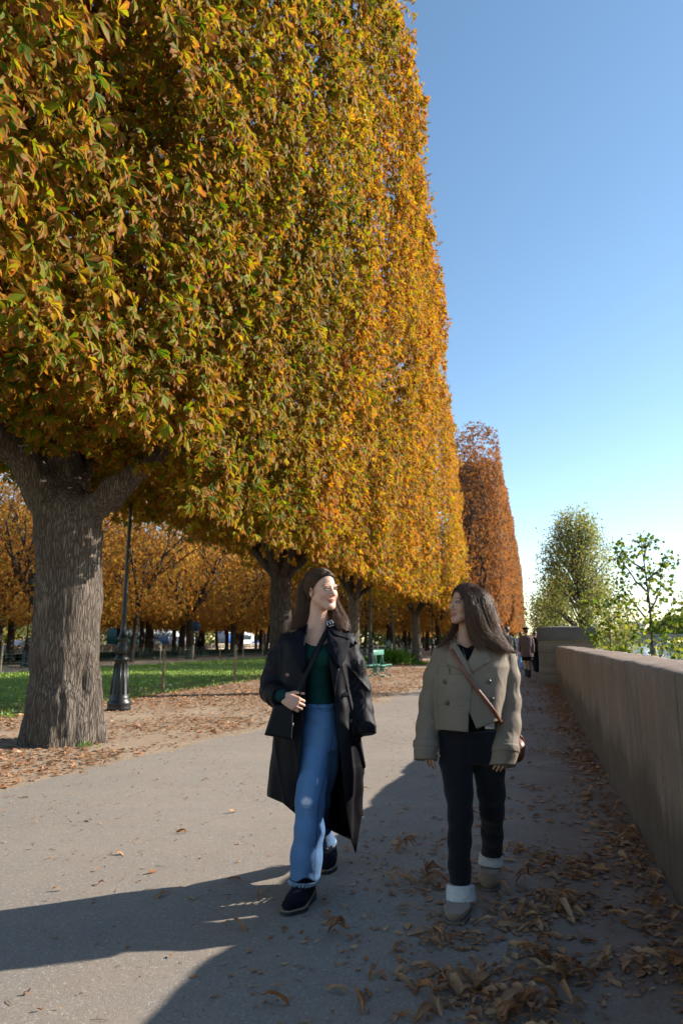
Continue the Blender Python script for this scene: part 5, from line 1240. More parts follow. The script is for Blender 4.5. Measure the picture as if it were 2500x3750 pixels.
A[:, 2] = np.where(np.abs(x-(cen+half*.80)) < 1.6, .8, 0)*(y > 2700); A[:, 2] = np.maximum(A[:, 2], (np.abs(y-2596-((x-1170)/60)**2*4) < 1.5)*.6)
pocket = np.abs(np.hypot((x-1196)/34, (y-2578)/28)-1) < .05; A[:, 2] = np.maximum(A[:, 2], pocket*(y > 2578)*.7)
jn = mesh_obj('jeans', V, F, M['denim'], w1, True, {'paint': A})
b = MB(); b2_ = MB()
for q in range(150):
    a = q/150*2*PI; c0 = p(1112, 3226, -.12); rr = .082; st = c0+np.array([math.cos(a)*rr*.96, math.sin(a)*rr*.96, .010]); b.add(*tube_arrays([st, st+np.array([random.gauss(0, .003), random.gauss(0, .003), -.012]), st+np.array([random.gauss(0, .004), random.gauss(0, .004), -.015-random.random()*.009])], [.0014, .0012, .0008], 3, cap=False))
    if q % 2: c0 = p(1188, 3080, .52); st = c0+np.array([math.cos(a)*.071, math.sin(a)*.071, .010]); b2_.add(*tube_arrays([st, st+np.array([0, 0, -.012]), st+np.array([random.gauss(0, .006), random.gauss(0, .006), -.02-random.random()*.02])], [.0016, .0014, .001], 3, cap=False))
m_fr = plain('frayed_threads', (.30, .42, .58), .9); b.build('frayed_hem', m_fr, jn); b = b2_; b.build('frayed_hem', m_fr, jn); b = MB()
for q in range(22):
    px = 1122+random.gauss(0, 8); y0 = 2948; st = p(px, y0, -.19); st[1] = surf(lambda P: post_j(sdf_eval(J, P), P), W, px, y0)-.002; b.add(*tube_arrays([st, st+np.array([random.gauss(0, .002), -.004, -.010]), st+np.array([random.gauss(0, .004), -.003, -.018])], [.0011, .001, .0007], 3, cap=False))
b.build('knee_threads', m_fr, jn)
# shoes
UP = (np.array([0, 0, 1.0]), 1.35)
def shoe(parent, Fr, ank, mid, toe, heel, r, mats, name='ankle_boot', sole_h=.032, heel_up=.018, welt=True, cuff=None, res=.004):
    g = 0.0; A_, Mi, To, He = [np.array(v, float) for v in (ank, mid, toe, heel)]
    Mi[2] = To[2] = He[2] = 0; up = [e_cap(np.array([A_[0], A_[1], A_[2]]), np.array([He[0]*.5+Mi[0]*.5, He[1]*.5+Mi[1]*.5, r[0]+sole_h]), r[0]*1.0, r[0]*.98, .03)]
    z = lambda v, h: np.array([v[0], v[1], h])
    up += [e_cap(z(He, sole_h+r[1]*.7), z(Mi, sole_h+r[2]*.62), r[1], r[2], .03, False, UP), e_cap(z(Mi, sole_h+r[2]*.62), z(To, sole_h+r[3]*.4), r[2], r[3], .03, False, UP), e_cap(z(A_, A_[2]-.05), z(Mi, sole_h+r[2]*.5), r[0]*.85, r[2]*.8, .04)]
    clipz = sole_h*.8
    f = lambda d, P: np.maximum(np.maximum(d-.0015*vnoise(P, 40, 2), clipz-P[:, 2]), P[:, 2]-(A_[2] if name == 'sheepskin_boot' else 9)); V, F = sdf_mesh(up, res, f); o = mesh_obj(name, V, F, mats[0], parent, True)
    tz = lambda P: np.interp(((P[:, :2]-To[:2])@(He[:2]-To[:2]))/((He[:2]-To[:2])@(He[:2]-To[:2])), [0, .55, 1], [sole_h*.85, sole_h, sole_h+heel_up])
    sl_ = [e_cap(z(He, .0), z(Mi, .0), r[1]+.005, r[2]+.006, .03), e_cap(z(Mi, .0), z(To, .0), r[2]+.006, r[3]+.007, .03)]
    def fs(d, P): Q = P.copy(); Q[:, 2] = 0; return np.maximum(sdf_eval(sl_, Q), np.maximum(-P[:, 2]+.001, P[:, 2]-tz(P)))
    big = [e_cap(z(He, .02), z(To, .02), .12, .12, .01)]
    V, F = sdf_mesh(big, res, fs); mesh_obj('sole', V, F, mats[1], o, True)
    if welt:
        def fw(d, P): Q = P.copy(); Q[:, 2] = 0; return np.maximum(sdf_eval(sl_, Q)-.0025, np.abs(P[:, 2]-tz(P))-.0022)
        V, F = sdf_mesh(big, .0028, fw); mesh_obj('welt', V, F, mats[2], o, True)
    return o
shoe(w1, W, p(1112, 3205, -.11), p(1085, 3300, -.20), p(1056, 3325, -.245), p(1128, 3275, -.045), (.052, .040, .046, .036), (M['navysuede'], M['rubber'], M['welt']))
shoe(w1, W, p(1203, 3095, .54), p(1200, 3150, .44), p(1192, 3178, .385), p(1204, 3130, .58), (.048, .038, .044, .036), (M['navysuede'], M['rubber'], M['welt']))
# coat
CB = rowsS(W, [(2296, 1112, 1222, .045, .085, 0), (2315, 1068, 1262, .04, .11, 0), (2350, 1034, 1288, .03, .135, .0), (2430, 1026, 1290, .02, .155, .012), (2520, 1020, 1288, .02, .16, .016), (2600, 1014, 1300, .025, .165, .02), (2700, 1003, 1313, .03, .18, .03), (2800, 990, 1324, .05, .20, .04),
               (2900, 982, 1322, .08, .22, .05), (3000, 984, 1316, .10, .235, .06), (3150, 986, 1308, .12, .24, .065)], 2.3, 8, .02, 1.1)
SL = chain([p(1062, 2362, .03), p(1028, 2420, .03), p(1003, 2490, .03), p(994, 2532, .0)], [.078, .072, .068, .066], .03)+chain([p(994, 2532, .0), p(1012, 2546, -.10), p(1026, 2552, -.165)], [.064, .058, .052], .02)
SR = chain([p(1258, 2362, .03), p(1286, 2440, .03), p(1304, 2520, .04), p(1322, 2600, .02), p(1334, 2665, -.02), p(1340, 2720, -.03)], [.080, .076, .070, .064, .060, .060], .03)
hemx = [960, 980, 1035, 1085, 1130, 1190, 1285, 1302, 1325]; hemy = [2905, 2918, 2942, 2985, 3005, 3032, 3078, 3132, 2990]
opy = [2290, 2360, 2450, 2520, 2575, 2650, 2700, 2780, 2880, 2990, 3080, 3200]; opl = [1126, 1117, 1120, 1120, 1116, 1110, 1106, 1100, 1084, 1075, 1075, 1075]; opr = [1192, 1198, 1208, 1220, 1225, 1232, 1240, 1247, 1258, 1269, 1288, 1300]
cuR = p(1340, 2690, -.03); cuRn = nrm(p(1340, 2720, -.03)-p(1325, 2600, .02)); cuL = p(1028, 2552, -.165); cuLn = nrm(p(1026, 2552, -.165)-p(994, 2532, .0))
def coat1(P):
    x, y = topx(W, P)
    b_ = sdf_eval([CB], P); fd = .006*vnoise(P*np.array([1.2, 1.2, .35]), 9, 14)+.004*vnoise(P*np.array([1, 1, .6]), 22, 15)
    fd = fd+.010*(1-np.minimum(1, 2.0*np.abs(vnoise(P*np.array([1.1, 1.1, .22])+np.array([.25, 0, 0])*P[:, 2:3], 7.5, 68))))**2; b_ = b_-fd*np.clip((y-2380)/200, .15, 1); b_ = np.maximum(b_, (y-np.interp(x, hemx, hemy))*.0015)
    b_ = np.maximum(b_, -(b_+.010))
    l = np.interp(y, opy, opl); r = np.interp(y, opy, opr); w_ = np.minimum(x-l, r-x)*.0015; b_ = np.maximum(b_, np.minimum(w_, .06-P[:, 1]))
    s1 = sdf_eval(SL, P); s2 = sdf_eval(SR, P)
    wr = .0045*vnoise(P*np.array([1, 1, 1.0])+np.array([0, 0, 1.1])*P[:, :1], 13, 16)+.0022*vnoise(P*np.array([1, 1, 1.4])+np.array([0, 0, 1.1])*P[:, :1], 27, 17)
    rg = .0055*(1-np.minimum(1, 2.2*np.abs(vnoise(P*np.array([1, 1, 1.0])+np.array([0, 0, 1.3])*P[:, :1], 9, 66))))**2+.003*(1-np.minimum(1, 2.2*np.abs(vnoise(P+np.array([0, 0, -1.1])*P[:, :1], 17, 67))))**2; wr = wr*.6+rg; s1 = np.maximum(s1-wr, (P-cuL)@cuLn); s2 = np.maximum(s2-wr*1.3, (P-cuR)@cuRn)
    s1 = np.maximum(s1, -np.maximum(s1+.008, -((P-cuL)@cuLn+.05))); s2 = np.maximum(s2, -np.maximum(s2+.008, -((P-cuR)@cuRn+.06)))
    k = .018; d = b_
    for s_ in (s1, s2): h = np.clip(.5+.5*(d-s_)/k, 0, 1); d = d*(1-h)+s_*h-k*h*(1-h)
    return d
V, F = sdf_mesh([CB]+SL+SR, .0042, lambda d, P: coat1(P), .03, 14, 1.4)
coat = mesh_obj('long_coat', V, F, M['blackcoat'], w1, True)
def sleeve_and_body(P): return np.minimum(sdf_eval([CB], P), sdf_eval(SL+SR, P))
plate('lapel', sleeve_and_body, W, [(1197, 2296), (1222, 2326), (1280, 2343), (1283, 2352), (1262, 2420), (1243, 2448), (1232, 2442), (1208, 2392), (1199, 2350)], M['lining'], coat, .008, .010, bulge=.004)
plate('lapel', sleeve_and_body, W, [(1128, 2285), (1092, 2300), (1048, 2345), (1062, 2378), (1108, 2470), (1118, 2440), (1116, 2360)], M['lining'], coat, .008, .010, bulge=.004)
plate('collar', sleeve_and_body, W, [(1195, 2292), (1204, 2280), (1240, 2290), (1282, 2322), (1278, 2341), (1224, 2327)], M['lining'], coat, .008, .018)
plate('epaulette', sleeve_and_body, W, [(1262, 2308), (1276, 2310), (1309, 2357), (1295, 2368), (1272, 2340)], M['blackcoat'], coat, .006, .006)
plate('front_facing', sleeve_and_body, W, [(1203, 2395), (1232, 2444), (1243, 2449), (1232, 2500), (1225, 2560), (1217, 2500)], M['blackcoat'], coat, .006, .004)
for px, py, m_, rr in [(1052, 2472, 'redbutton', .011), (1263, 2545, 'iron', .014), (1284, 2642, 'iron', .012)]:
    c0 = p(px, py, surf(sleeve_and_body, W, px, py, off=.010)); ob = button(c0, rr, M[m_], coat)
# shoulder bag with its strap, carried by the first woman
bag = empty('shoulder_bag', W.loc, YAW, 'black leather shoulder bag hanging at the hip of the long-coated woman', 'bag')
def bagf(P):
    c0 = p(1030, 2650, -.16); x, y = topx(W, P); l = np.interp(y, [2575, 2695], [1004, 967]); r = np.interp(y, [2575, 2712], [1076, 1069]); dd = np.maximum(np.maximum(l-x, x-r), np.maximum((2580+(x-1000)*.06)-y, y-(2693+(x-967)*.17)))*.0015
    return np.sqrt(np.maximum(dd+.012, 0)**2+np.maximum(np.abs(P[:, 1]+.165)-.030, 0)**2)-.012+.0012*vnoise(P, 25, 3)
V, F = sdf_mesh([e_ell(p(1025, 2650, -.165), (.13, .08, .15))], .004, lambda d, P: bagf(P)); mesh_obj('bag_body', V, F, M['blackleather'], bag, True)
front1 = lambda P: np.minimum(np.minimum(sdf_eval([CB], P), sdf_eval(T_, P)), bagf(P)+.0)
sp_ = [(1213, 2272), (1208, 2290), (1197, 2312), (1180, 2345), (1160, 2385), (1140, 2425), (1120, 2465), (1105, 2500), (1092, 2535), (1084, 2570), (1078, 2600)]
def open_front(P):
    x, y = topx(W, P); l = np.interp(y, opy, opl); r = np.interp(y, opy, opr); b_ = np.maximum(sdf_eval([CB], P), np.minimum(x-l, r-x)*.0015); return np.minimum(b_, sdf_eval(T_+B[len(hp):len(hp)+8], P))
pts = [p(a, b_, surf(open_front, W, a, b_, off=.012)) for a, b_ in sp_[:-3]]
dys = np.array([q[1] for q in pts]); dys = np.convolve(np.pad(dys, 1, 'edge'), [.25, .5, .25], 'valid')
lin = np.linspace(dys[0], -.165, len(dys)); dys = np.minimum(lin, dys); dys = np.convolve(np.pad(dys, 2, 'edge'), [.1, .2, .4, .2, .1], 'valid'); pts = [p(a, b_, d_) for (a, b_), d_ in zip(sp_[:-3], dys)]+[p(1092, 2535, -.168), p(1085, 2570, -.175), p(1079, 2600, -.18)]
pts = [p(1216, 2262, .10), p(1222, 2268, .05)]+pts; ribbon('strap', pts, .030, .003, M['blackleather'], bag)
bk = MB(); c0 = p(1209, 2284, pts[3][1]-.008)
for dx_, dz_, hx_, hz_ in ((-.016, 0, .0025, .016), (.016, 0, .0025, .016), (0, .015, .018, .0025), (0, -.015, .018, .0025), (0, 0, .002, .015)): bk.box((dx_, 0, dz_), (hx_, .002, hz_))
o = bk.build('buckle', M['steel'], bag); o.location = tuple(c0); o.rotation_euler = (0, -.35, 0)
MB().tube([tuple(p(1073, 2648, -.205)), tuple(p(1073, 2662, -.205))], .0022).build('zip_pull', M['steel'], bag)
# ================================================================== second woman: khaki jacket, black jeans
W2 = Frame(1712, 3.95); p = W2.p
w2 = empty('person', W2.loc, YAW, 'long-haired woman in a cropped khaki trench jacket, black jeans and fleece-cuffed boots', 'person')
h2c = p(1706, 2213, 0); R2 = rz(R(-64))@np.diag([-1.0, -1.0, 1.0])@rx(R(6)); hs2 = .97
hp2, lips2 = head_prims(h2c, R2, hs2, .6); B = list(hp2)
B += chain([p(1708, 2385, .03), p(1708, 2345, .025), p(1712, 2272, .02)], [.058, .050, .048], .03)
B += [rowsS(W2, [(2730, 1655, 1775, .03, .10, 0), (2680, 1655, 1772, .03, .095, 0), (2600, 1662, 1760, .03, .085, 0), (2500, 1652, 1768, .03, .09, 0), (2420, 1645, 1780, .03, .085, 0), (2385, 1645, 1785, .03, .07, 0)], 2.2, k=.04)]
B += [e_cap(p(1708, 2370, .03), p(1630, 2400, .03), .045, .043, .04), e_cap(p(1708, 2370, .03), p(1835, 2402, .03), .045, .043, .04)]
B += [e_cap(p(1700, 2372, -.02), p(1660, 2366, .0), .008, .007, .015), e_cap(p(1722, 2372, -.02), p(1765, 2366, .0), .008, .007, .015)]
B += chain([p(1618, 2405, .03), p(1578, 2590, .06), p(1562, 2725, -.02)], [.040, .033, .024], .02)+chain([p(1850, 2405, .03), p(1868, 2590, .06), p(1846, 2735, -.06)], [.040, .033, .024], .02)
B += chain([p(1668, 2740, .0), p(1684, 2985, -.07), p(1686, 3230, -.06)], [.065, .046, .035], .03)+chain([p(1772, 2740, .03), p(1800, 2965, .12), p(1798, 3150, .36)], [.065, .046, .035], .03)
B += hand_prims(p(1560, 2716, -.030), (.06, -.05, -1), (.75, -.65, 0), (-.6, -.8, 0), .86, (.18, .26, .32, .40), (.3, .2))
B += hand_prims(p(1850, 2738, -.065), (-.30, -.12, -1), (-.85, -.4, 0), (.15, -1, 0), .86, (.30, .34, .38, .42), (.3, .2))
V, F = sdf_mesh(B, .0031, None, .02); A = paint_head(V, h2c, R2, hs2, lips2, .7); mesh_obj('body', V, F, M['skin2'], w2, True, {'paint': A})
eyes(h2c, R2, hs2, (.1, 1, .05), w2)
line2 = lambda q: np.minimum(q[:, 2]*1.15+.004+.010*np.abs(q[:, 0])/.07, .080)
cap2 = hair_cap(h2c, R2, hs2, line2, .008)
hg = [([p(1684, 2158, -.03), p(1722, 2195, -.085), p(1742, 2255, -.095), p(1770, 2320, -.085), p(1845, 2382, -.10)], [.006, .020, .030, .032, .026], 1300),
      ([p(1694, 2152, -.01), p(1752, 2182, -.07), p(1775, 2250, -.07), p(1800, 2318, -.06), p(1862, 2386, -.08)], [.008, .022, .030, .034, .022], 1300),
      ([p(1702, 2152, .02), p(1768, 2190, .0), p(1790, 2262, -.01), p(1812, 2330, -.03), p(1868, 2390, -.06)], [.010, .026, .030, .032, .016], 1000),
      ([p(1690, 2156, -.03), p(1712, 2190, -.09), p(1722, 2262, -.085), p(1736, 2330, -.085), p(1768, 2378, -.105)], [.005, .012, .018, .022, .022], 700),
      ([p(1712, 2160, .07), p(1750, 2220, .09), p(1760, 2300, .10), p(1790, 2360, .09)], [.02, .04, .045, .045], 400),
      ([p(1690, 2180, .09), p(1678, 2265, .075), p(1655, 2322, .02), p(1625, 2355, -.04), p(1600, 2372, -.08)], [.014, .016, .014, .010, .006], 260),
      ([p(1790, 2330, -.08), p(1830, 2370, -.10), p(1872, 2388, -.10), p(1893, 2392, -.10)], [.02, .02, .012, .008], 120)]
hs = strands(hg+scalp_strands(h2c, R2, hs2, 420, 8, -.05, (-1, 1), .005, .0), .00085, 9, .004); a_, b_, c_ = merge(cap2, hs); mesh_obj('hair', a_, b_, M['hair2'], w2, True, {'leaf': c_})
# black top
T2 = [rowsS(W2, [(2700, 1650, 1778, .03, .104, 0), (2600, 1657, 1765, .03, .095, 0), (2500, 1647, 1773, .03, .10, 0), (2420, 1640, 1786, .03, .096, 0), (2360, 1650, 1775, .03, .078, 0)], 2.2, k=.04)]
def post_t2(d, P):
    x, y = topx(W2, P); return np.maximum(d, (np.interp(x, [1640, 1665, 1709, 1742, 1770], [2345, 2352, 2374, 2356, 2345])-y)*.0015)
V, F = sdf_mesh(T2, .005, post_t2); mesh_obj('black_top', V, F, M['blacktop'], w2, True)
ribbon('necklace', [p(a, b_, surf(lambda P: sdf_eval(T2, P), W2, a, b_, off=.004)) for a, b_ in [(1688, 2358), (1694, 2378), (1702, 2400), (1711, 2424)]], .0018, .0015, M['steel'], w2)
# jeans
J2 = [rowsS(W2, [(2672, 1608, 1826, .03, .115, 0), (2720, 1606, 1832, .03, .125, 0), (2790, 1612, 1842, .03, .118, 0)], 2.3, k=.05)]
lA = [(1670, 2800, .0, .092), (1680, 2900, -.04, .073), (1685, 2990, -.07, .063), (1683, 3080, -.07, .058), (1682, 3180, -.06, .055), (1684, 3262, -.06, .056)]
lB = [(1788, 2800, .03, .092), (1798, 2900, .07, .072), (1800, 2970, .11, .063), (1801, 3050, .22, .058), (1800, 3140, .34, .060)]
J2 += chain([p(*q[:3]) for q in lA], [q[3] for q in lA], .03)+chain([p(*q[:3]) for q in lB], [q[3] for q in lB], .03); hA = p(1684, 3243, -.1)[2]; hB = p(1800, 3128, .34)[2]
def post_j2(d, P):
    x, y = topx(W2, P); d = d-.003*vnoise(P*np.array([1, 1, .8])-np.array([0, 0, .8])*P[:, :1], 13, 25)-.0015*vnoise(P*np.array([1, 1, 1.3])-np.array([0, 0, 1.0])*P[:, :1], 31, 26)-.002*np.exp(-((y-3010)/80)**2)*np.sin((y+.4*(x-1684)+14*vnoise(P, 9, 12))/6)*np.clip(vnoise(P, 11, 9)*1.5, 0, 1)
    return np.maximum(d, np.where(P[:, 1] < .14, hA, hB)-P[:, 2])
V, F = sdf_mesh(J2, .0045, post_j2); x, y = topx(W2, V); A = np.zeros((len(V), 3)); A[:, 0] = .2+.5*np.exp(-((x-np.where(x < 1742, 1684, 1798))/26)**2)*(V[:, 1] < .1); A[:, 1] = (np.abs(x-1716) < 1.5)*(y < 2800)*(y > 2690)*.12
mesh_obj('jeans', V, F, M['blackdenim'], w2, True, {'paint': A})
# boots with fleece cuffs
def fleece(parent, a, b_, r0, r1):
    def ff(d, P):
        n_ = nrm(b_-a); t_ = (P-a)@n_; L_ = np.linalg.norm(b_-a); d = np.maximum(d-.0028*vnoise(P, 75, 3)-.003*vnoise(P, 30, 5), np.abs(t_-L_/2)-L_/2+.004); return d
    V, F = sdf_mesh([e_cap(a, b_, r0, r1, .01)], .0036, ff); mesh_obj('fleece_cuff', V, F, M['fur'], parent, True)
s_ = shoe(w2, W2, p(1686, 3290, -.075), p(1672, 3345, -.19), p(1666, 3368, -.245), p(1692, 3320, -.05), (.060, .048, .052, .050), (M['suede'], M['solebrown'], M['welt']), 'sheepskin_boot', .024, .004, False)
fleece(s_, p(1685, 3238, -.06), p(1688, 3302, -.075), .072, .078)
s_ = shoe(w2, W2, p(1796, 3172, .34), p(1791, 3222, .245), p(1790, 3244, .205), p(1798, 3196, .37), (.057, .046, .050, .048), (M['suede'], M['solebrown'], M['welt']), 'sheepskin_boot', .024, .004, False)
fleece(s_, p(1797, 3128, .34), p(1796, 3172, .335), .068, .072)
# khaki jacket
KB = rowsS(W2, [(2346, 1668, 1758, .045, .075, 0), (2362, 1628, 1815, .04, .10, 0), (2392, 1598, 1858, .035, .125, .0), (2440, 1594, 1862, .03, .145, .006), (2520, 1592, 1848, .03, .155, .012), (2600, 1596, 1836, .03, .16, .018), (2690, 1600, 1828, .03, .165, .025)], 2.4, 7, .02, .6)
KL = chain([p(1622, 2402, .035), p(1594, 2480, .04), p(1576, 2570, .05), p(1566, 2660, .03), p(1560, 2740, -.01), p(1556, 2810, -.03)], [.064, .062, .060, .060, .063, .064], .03)
KR = chain([p(1846, 2405, .035), p(1858, 2480, .04), p(1863, 2570, .04), p(1861, 2650, .01), p(1846, 2740, -.04), p(1830, 2835, -.06)], [.064, .064, .062, .063, .070, .073], .03)
cL = p(1556, 2784, -.03); cLn = nrm(p(1556, 2810, -.03)-p(1563, 2700, .01)+np.array([.01, 0, 0])); cR = p(1838, 2808, -.05); cRn = nrm(p(1832, 2815, -.06)-p(1856, 2680, -.0)+np.array([.05, 0, 0]))
def jacket(P, cut=True):
    x, y = topx(W2, P); b_ = sdf_eval([KB], P)-.004*vnoise(P*np.array([1, 1, .5]), 9, 34)-.002*vnoise(P, 24, 35)
    left = x < np.interp(y, [2470, 2481, 2681], [1725, 1729, 1713]); front = P[:, 1] < .0
    b_ = b_-.007*(left & front & (y > 2470))
    hem = np.interp(x, [1595, 1604, 1713, 1715, 1745, 1826], [2668, 2672, 2682, 2680, 2670, 2638]); b_ = np.maximum(b_, (y-hem)*.0015); b_ = np.maximum(b_, -(b_+.009))
    if cut:
        nl = np.interp(y, [2345, 2352, 2424], [1660, 1668, 1712]); nr_ = np.interp(y, [2345, 2352, 2424], [1752, 1748, 1712]); w_ = np.minimum(x-nl, nr_-x)*.0015; b_ = np.maximum(b_, np.minimum(w_, .03-P[:, 1])*(y < 2424)+(-.5)*(y >= 2424))
        l2 = np.full(len(P), 1715.); r2_ = np.interp(y, [2607, 2672], [1717, 1745]); w_ = np.minimum(x-l2, r2_-x)*.0015; b_ = np.maximum(b_, np.where(y > 2606, np.minimum(w_, .0-P[:, 1]), -.5))
    s1 = sdf_eval(KL, P); s2 = sdf_eval(KR, P); wr = .0022*vnoise(P*np.array([1, 1, .6])+np.array([0, 0, .9])*P[:, :1], 12, 36)+.0014*vnoise(P*np.array([1, 1, .9])+np.array([0, 0, 1.2])*P[:, :1], 26, 37)
    rg = .0028*(1-np.minimum(1, 2.2*np.abs(vnoise(P*np.array([1, 1, .7])+np.array([0, 0, 1.2])*P[:, :1], 8, 76))))**2+.002*(1-np.minimum(1, 2.2*np.abs(vnoise(P+np.array([0, 0, -1.1])*P[:, :1], 17, 77))))**2; wr = wr+rg; b_ = np.where(b_ > -.02, b_-rg*.5, b_); t1 = (P-cL)@cLn; t2 = (P-cR)@cRn
    s1 = s1-wr-.0045*(np.abs(t1+.085) < .018); s2 = s2-wr-.0045*(np.abs(t2+.085) < .018)
    s1 = np.maximum(s1, t1); s2 = np.maximum(s2, t2); s1 = np.maximum(s1, -np.maximum(s1+.007, -(t1+.05))); s2 = np.maximum(s2, -np.maximum(s2+.007, -(t2+.05)))
    d = b_; k = .012
    for s__ in (s1, s2): h = np.clip(.5+.5*(d-s__)/k, 0, 1); d = d*(1-h)+s__*h-k*h*(1-h)
    return d
V, F = sdf_mesh([KB]+KL+KR, .0040, lambda d, P: jacket(P), .03, 14, 1.4); jk = mesh_obj('trench_jacket', V, F, M['khaki'], w2, True)
kf = lambda P: sdf_eval([KB], P)
plate('lapel', kf, W2, [(1668, 2350), (1648, 2362), (1637, 2404), (1634, 2432), (1690, 2458), (1726, 2478), (1729, 2470), (1711, 2428), (1688, 2385)], M['khaki'], jk, .006, .012, bulge=.002)
plate('lapel', kf, W2, [(1747, 2356), (1780, 2372), (1799, 2414), (1796, 2420), (1728, 2466), (1712, 2430), (1730, 2396)], M['khaki'], jk, .006, .009, bulge=.002)
plate('storm_flap', kf, W2, [(1602, 2436), (1634, 2438), (1645, 2446), (1641, 2505), (1628, 2526), (1600, 2528)], M['khaki'], jk, .005, .007)
for px, py in [(1628, 2497), (1636, 2575), (1789, 2497), (1800, 2562)]: button(p(px, py, surf(kf, W2, px, py, off=.018 if px < 1640 else .010)), .0125, M['horn'], jk)
for px, py in [(1699, 2512), (1690, 2585)]:
    y0 = surf(kf, W2, px, py, off=.0085); MB().box((0, 0, 0), (.016, .0015, .0012)).build('buttonhole', M['solebrown'], jk).location = tuple(p(px, py, y0))
V, F = sdf_mesh([rowsS(W2, [(2318, 1666, 1752, .05, .060, 0), (2335, 1656, 1762, .045, .068, 0), (2362, 1640, 1780, .04, .085, 0), (2375, 1632, 1790, .04, .09, 0)], 2.2, k=.02)], .0038,
    lambda d, P: np.maximum(np.maximum(d, -(d+.007)), np.minimum(np.minimum(topx(W2, P)[0]-np.interp(topx(W2, P)[1], [2318, 2375], [1664, 1672]), np.interp(topx(W2, P)[1], [2318, 2375], [1752, 1745])-topx(W2, P)[0])*.0015, .02-P[:, 1])))
mesh_obj('collar', V, F, M['khaki'], jk, True)
# crossbody bag
cb = empty('crossbody_bag', W2.loc, YAW, 'small brown leather crossbody bag on the hip of the woman in khaki', 'bag')
pts = [p(a, b_, surf(kf, W2, a, b_, off=.024 if b_ < 2480 else .014)) for a, b_ in [(1634, 2347), (1641, 2362), (1658, 2392), (1690, 2444), (1723, 2495), (1750, 2530), (1771, 2556), (1792, 2583), (1812, 2610), (1826, 2636)]]
pts = [p(1640, 2335, .06)]+pts+[p(1850, 2668, .0), p(1884, 2720, .10)]; ribbon('strap', pts, .023, .003, M['brownleather'], cb)
V, F = sdf_mesh([e_ell(p(1886, 2748, .13), (.050, .085, .068), None, .01), e_ell(p(1886, 2730, .13), (.052, .075, .04), None, .02)], .005, lambda d, P: d-.001*vnoise(P, 30, 3)); mesh_obj('bag_body', V, F, M['brownleather'], cb, True)
ribbon('strap', [p(1900, 2690, .12), p(1910, 2702, .13), p(1922, 2725, .14)], .012, .003, M['brownleather'], cb)
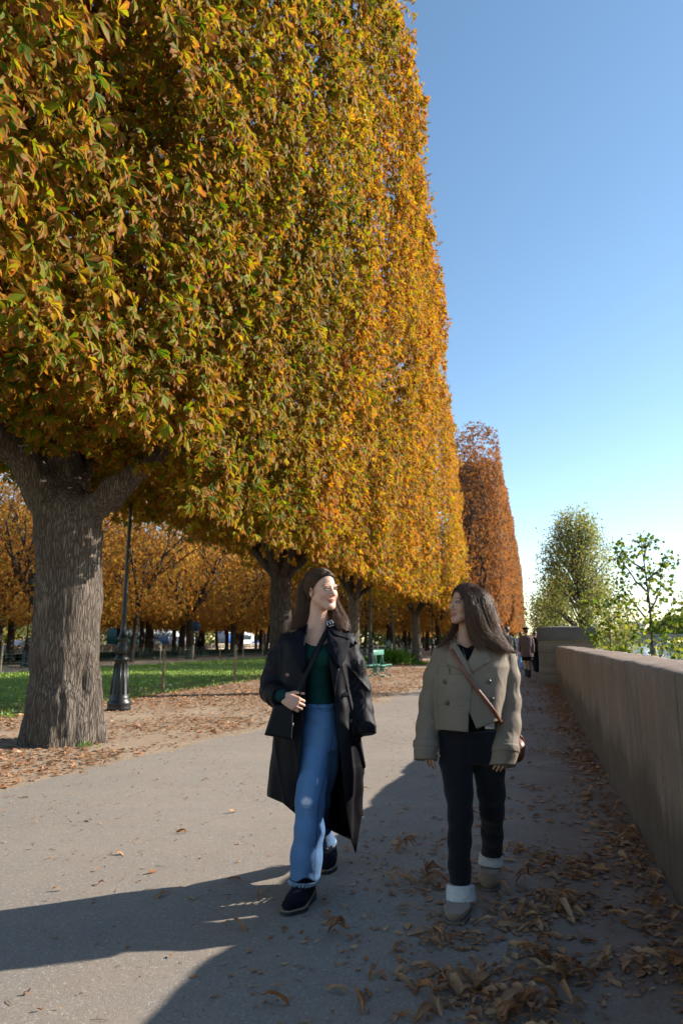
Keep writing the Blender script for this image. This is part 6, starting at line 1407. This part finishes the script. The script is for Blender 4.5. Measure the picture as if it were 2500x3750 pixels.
# ================================================================== people further along
def walker(px, D, h, label, coat_m, leg_m, hair_m, skirt=None, boots=None, yaw=PI, stride=.22, hat=None, coat_len=.42, group='people walking far along the path'):
    x, y, _ = at(px, D); root = empty('person', (x, y, 0), YAW+yaw, label, 'person', group); s = h/1.70; q = lambda a, b_, c: np.array([a, b_, c])*s
    hc = q(0, 0, 1.58); Rm = np.diag([-1.0, -1.0, 1.0]); hpr, lp = head_prims(hc, Rm, s*.98, .2)
    Bp = [hpr[0], hpr[1]]+[h_ for h_ in hpr[2:] if not h_[5]]+[e_cap(q(0, .02, 1.40), q(0, .01, 1.52), .05*s, .048*s, .02), S([x_*s for x_ in (.88, 1.0, 1.15, 1.3, 1.4)], [0]*5, [.01]*5, [.15*s, .125*s, .13*s, .16*s, .12*s], [.10*s]*5, k=.03)]
    hipL, hipR = q(-.09, 0, .9), q(.09, 0, .9); kL, kR = q(-.10, -stride*.5, .48), q(.09, stride*.2, .48); aL, aR = q(-.10, -stride*.8, .09), q(.09, stride, .14)
    Bp += chain([hipL, kL, aL], [.08*s, .055*s, .04*s], .03)+chain([hipR, kR, aR], [.08*s, .055*s, .04*s], .03)+[e_cap(aL, aL+q(0, -.13, -.055), .04*s, .03*s, .02), e_cap(aR, aR+q(0, -.12, -.06), .04*s, .03*s, .02)]
    arms = []
    for sx, fy in ((-1, .10), (1, -.12)):
        aa = [q(sx*.17, 0, 1.36), q(sx*.21, fy*.3, 1.10), q(sx*.20, -.04+fy, .88)]; arms.append(aa); Bp += chain(aa, [.045*s, .038*s, .028*s], .02)+hand_prims(aa[2], (0, -.1, -1), (-sx*.2, -1, 0), (sx, 0, 0), .85*s, (.4,)*4)
    V, F = sdf_mesh(Bp, .009*s); mesh_obj('body', V, F, M['skin2'], root, True, {'paint': np.zeros((len(V), 3))})
    Cc = [S([(1.42-coat_len-.2)*s, 1.0*s, 1.2*s, 1.36*s, 1.43*s], [0]*5, [.01]*5, [.21*s, .175*s, .175*s, .19*s, .11*s], [.16*s, .14*s, .14*s, .13*s, .09*s], fold=[.03, .01, 0, 0, 0], nf=7, k=.02)]
    for aa in arms: Cc += chain([aa[0], aa[1], aa[2]+q(0, 0, .03)], [.068*s, .06*s, .052*s], .02)
    V, F = sdf_mesh(Cc, .010*s, lambda d, P: d-.006*vnoise(P, 12, 3)); mesh_obj('jacket', V, F, coat_m, root, True)
    if skirt: V, F = sdf_mesh([S([.60*s, .75*s, .95*s], [0]*3, [0]*3, [.19*s, .18*s, .15*s], [.15*s, .14*s, .12*s])], .010*s); mesh_obj('skirt', V, F, skirt, root, True)
    else:
        V, F = sdf_mesh(chain([hipL, kL, aL+q(0, 0, -.0)], [.098*s, .075*s, .062*s], .03)+chain([hipR, kR, aR], [.098*s, .075*s, .062*s], .03)+[S([.84*s, 1.0*s], [0]*2, [0]*2, [.165*s, .14*s], [.12*s]*2)], .010*s, lambda d, P: d-.004*vnoise(P, 14, 3)); mesh_obj('trousers', V, F, leg_m, root, True, {'paint': np.tile([.4, 0, 0], (len(V), 1))})
    for k_, a_ in ((kL, aL), (kR, aR)):
        V, F = sdf_mesh([e_cap(a_+q(0, 0, .0), a_+(k_-a_)*(.45 if skirt else .12), .052*s, .055*s, .02), e_cap(a_, a_+q(0, -.14, -.05), .046*s, .036*s, .02)], .009*s); mesh_obj('boot', V, F, M['rubber'], root, True)
    cap_ = hair_cap(hc, Rm, s*.98, lambda q_: np.minimum(q_[:, 2]*1.0-.01, .08), .010, .009*s); mesh_obj('hair', cap_[0], cap_[1], hair_m, root, True, {'leaf': cap_[2]})
    if hat: V, F = sdf_mesh([e_ell(hc+q(0, .01, .085), (.115*s, .12*s, .05*s))], .008); mesh_obj('beret', V, F, hat, root, True)
    return root
tp = NT('plaid_wool'); v_ = tp.coord('Object'); wv = tp.n('ShaderNodeTexChecker'); wv.inputs['Scale'].default_value = 22; tp.l(v_, wv.inputs['Vector']); wv.inputs['Color1'].default_value = (.07, .035, .032, 1); wv.inputs['Color2'].default_value = (.19, .12, .105, 1)
tp.princ(tp.mix(tp.noise(v_, 30, 3), wv.outputs[0], (.09, .05, .05)), .9); M['plaid'] = tp.m
M['hair3'] = m_hair('short_brown_hair', (.05, .03, .02), (.12, .07, .04)); M['bluejean2'] = m_denim('pale_denim', (.22, .34, .5), (.08, .16, .3), (.5, .5, .6))
walker(1926, 26.3, 1.90, 'woman in a brown checked coat, black skirt and boots walking away beside the pillar', M['plaid'], None, M['hair1'], skirt=M['blacktop'], hat=M['blacktop'], coat_len=.50)
walker(1856, 22.3, 1.86, 'man in a black jacket and jeans walking away behind the khaki jacket shoulder', M['blackcoat'], M['bluejean2'], M['hair3'], coat_len=.32)
walker(1957, 31, 1.85, 'dark-dressed walker half hidden between the checked coat and the pillar', M['blacktop'], M['blackdenim'], M['hair1'], coat_len=.4)
walker(1906, 34, 1.85, 'walker in pale blue half hidden behind the checked coat', plain('pale_blue_cloth', (.25, .32, .45), .9), M['bluejean2'], M['hair3'], coat_len=.4)
walker(733, 66, 1.75, 'dark figure standing in the park near the round blue sign', M['blacktop'], M['blackdenim'], M['hair1'], group='people far off in the park')
walker(1422, 78, 1.75, 'tiny figure in a pale teal top among the far trunks', plain('pale_teal_cloth', (.2, .45, .42), .9), M['blackdenim'], M['hair3'], group='people far off in the park')
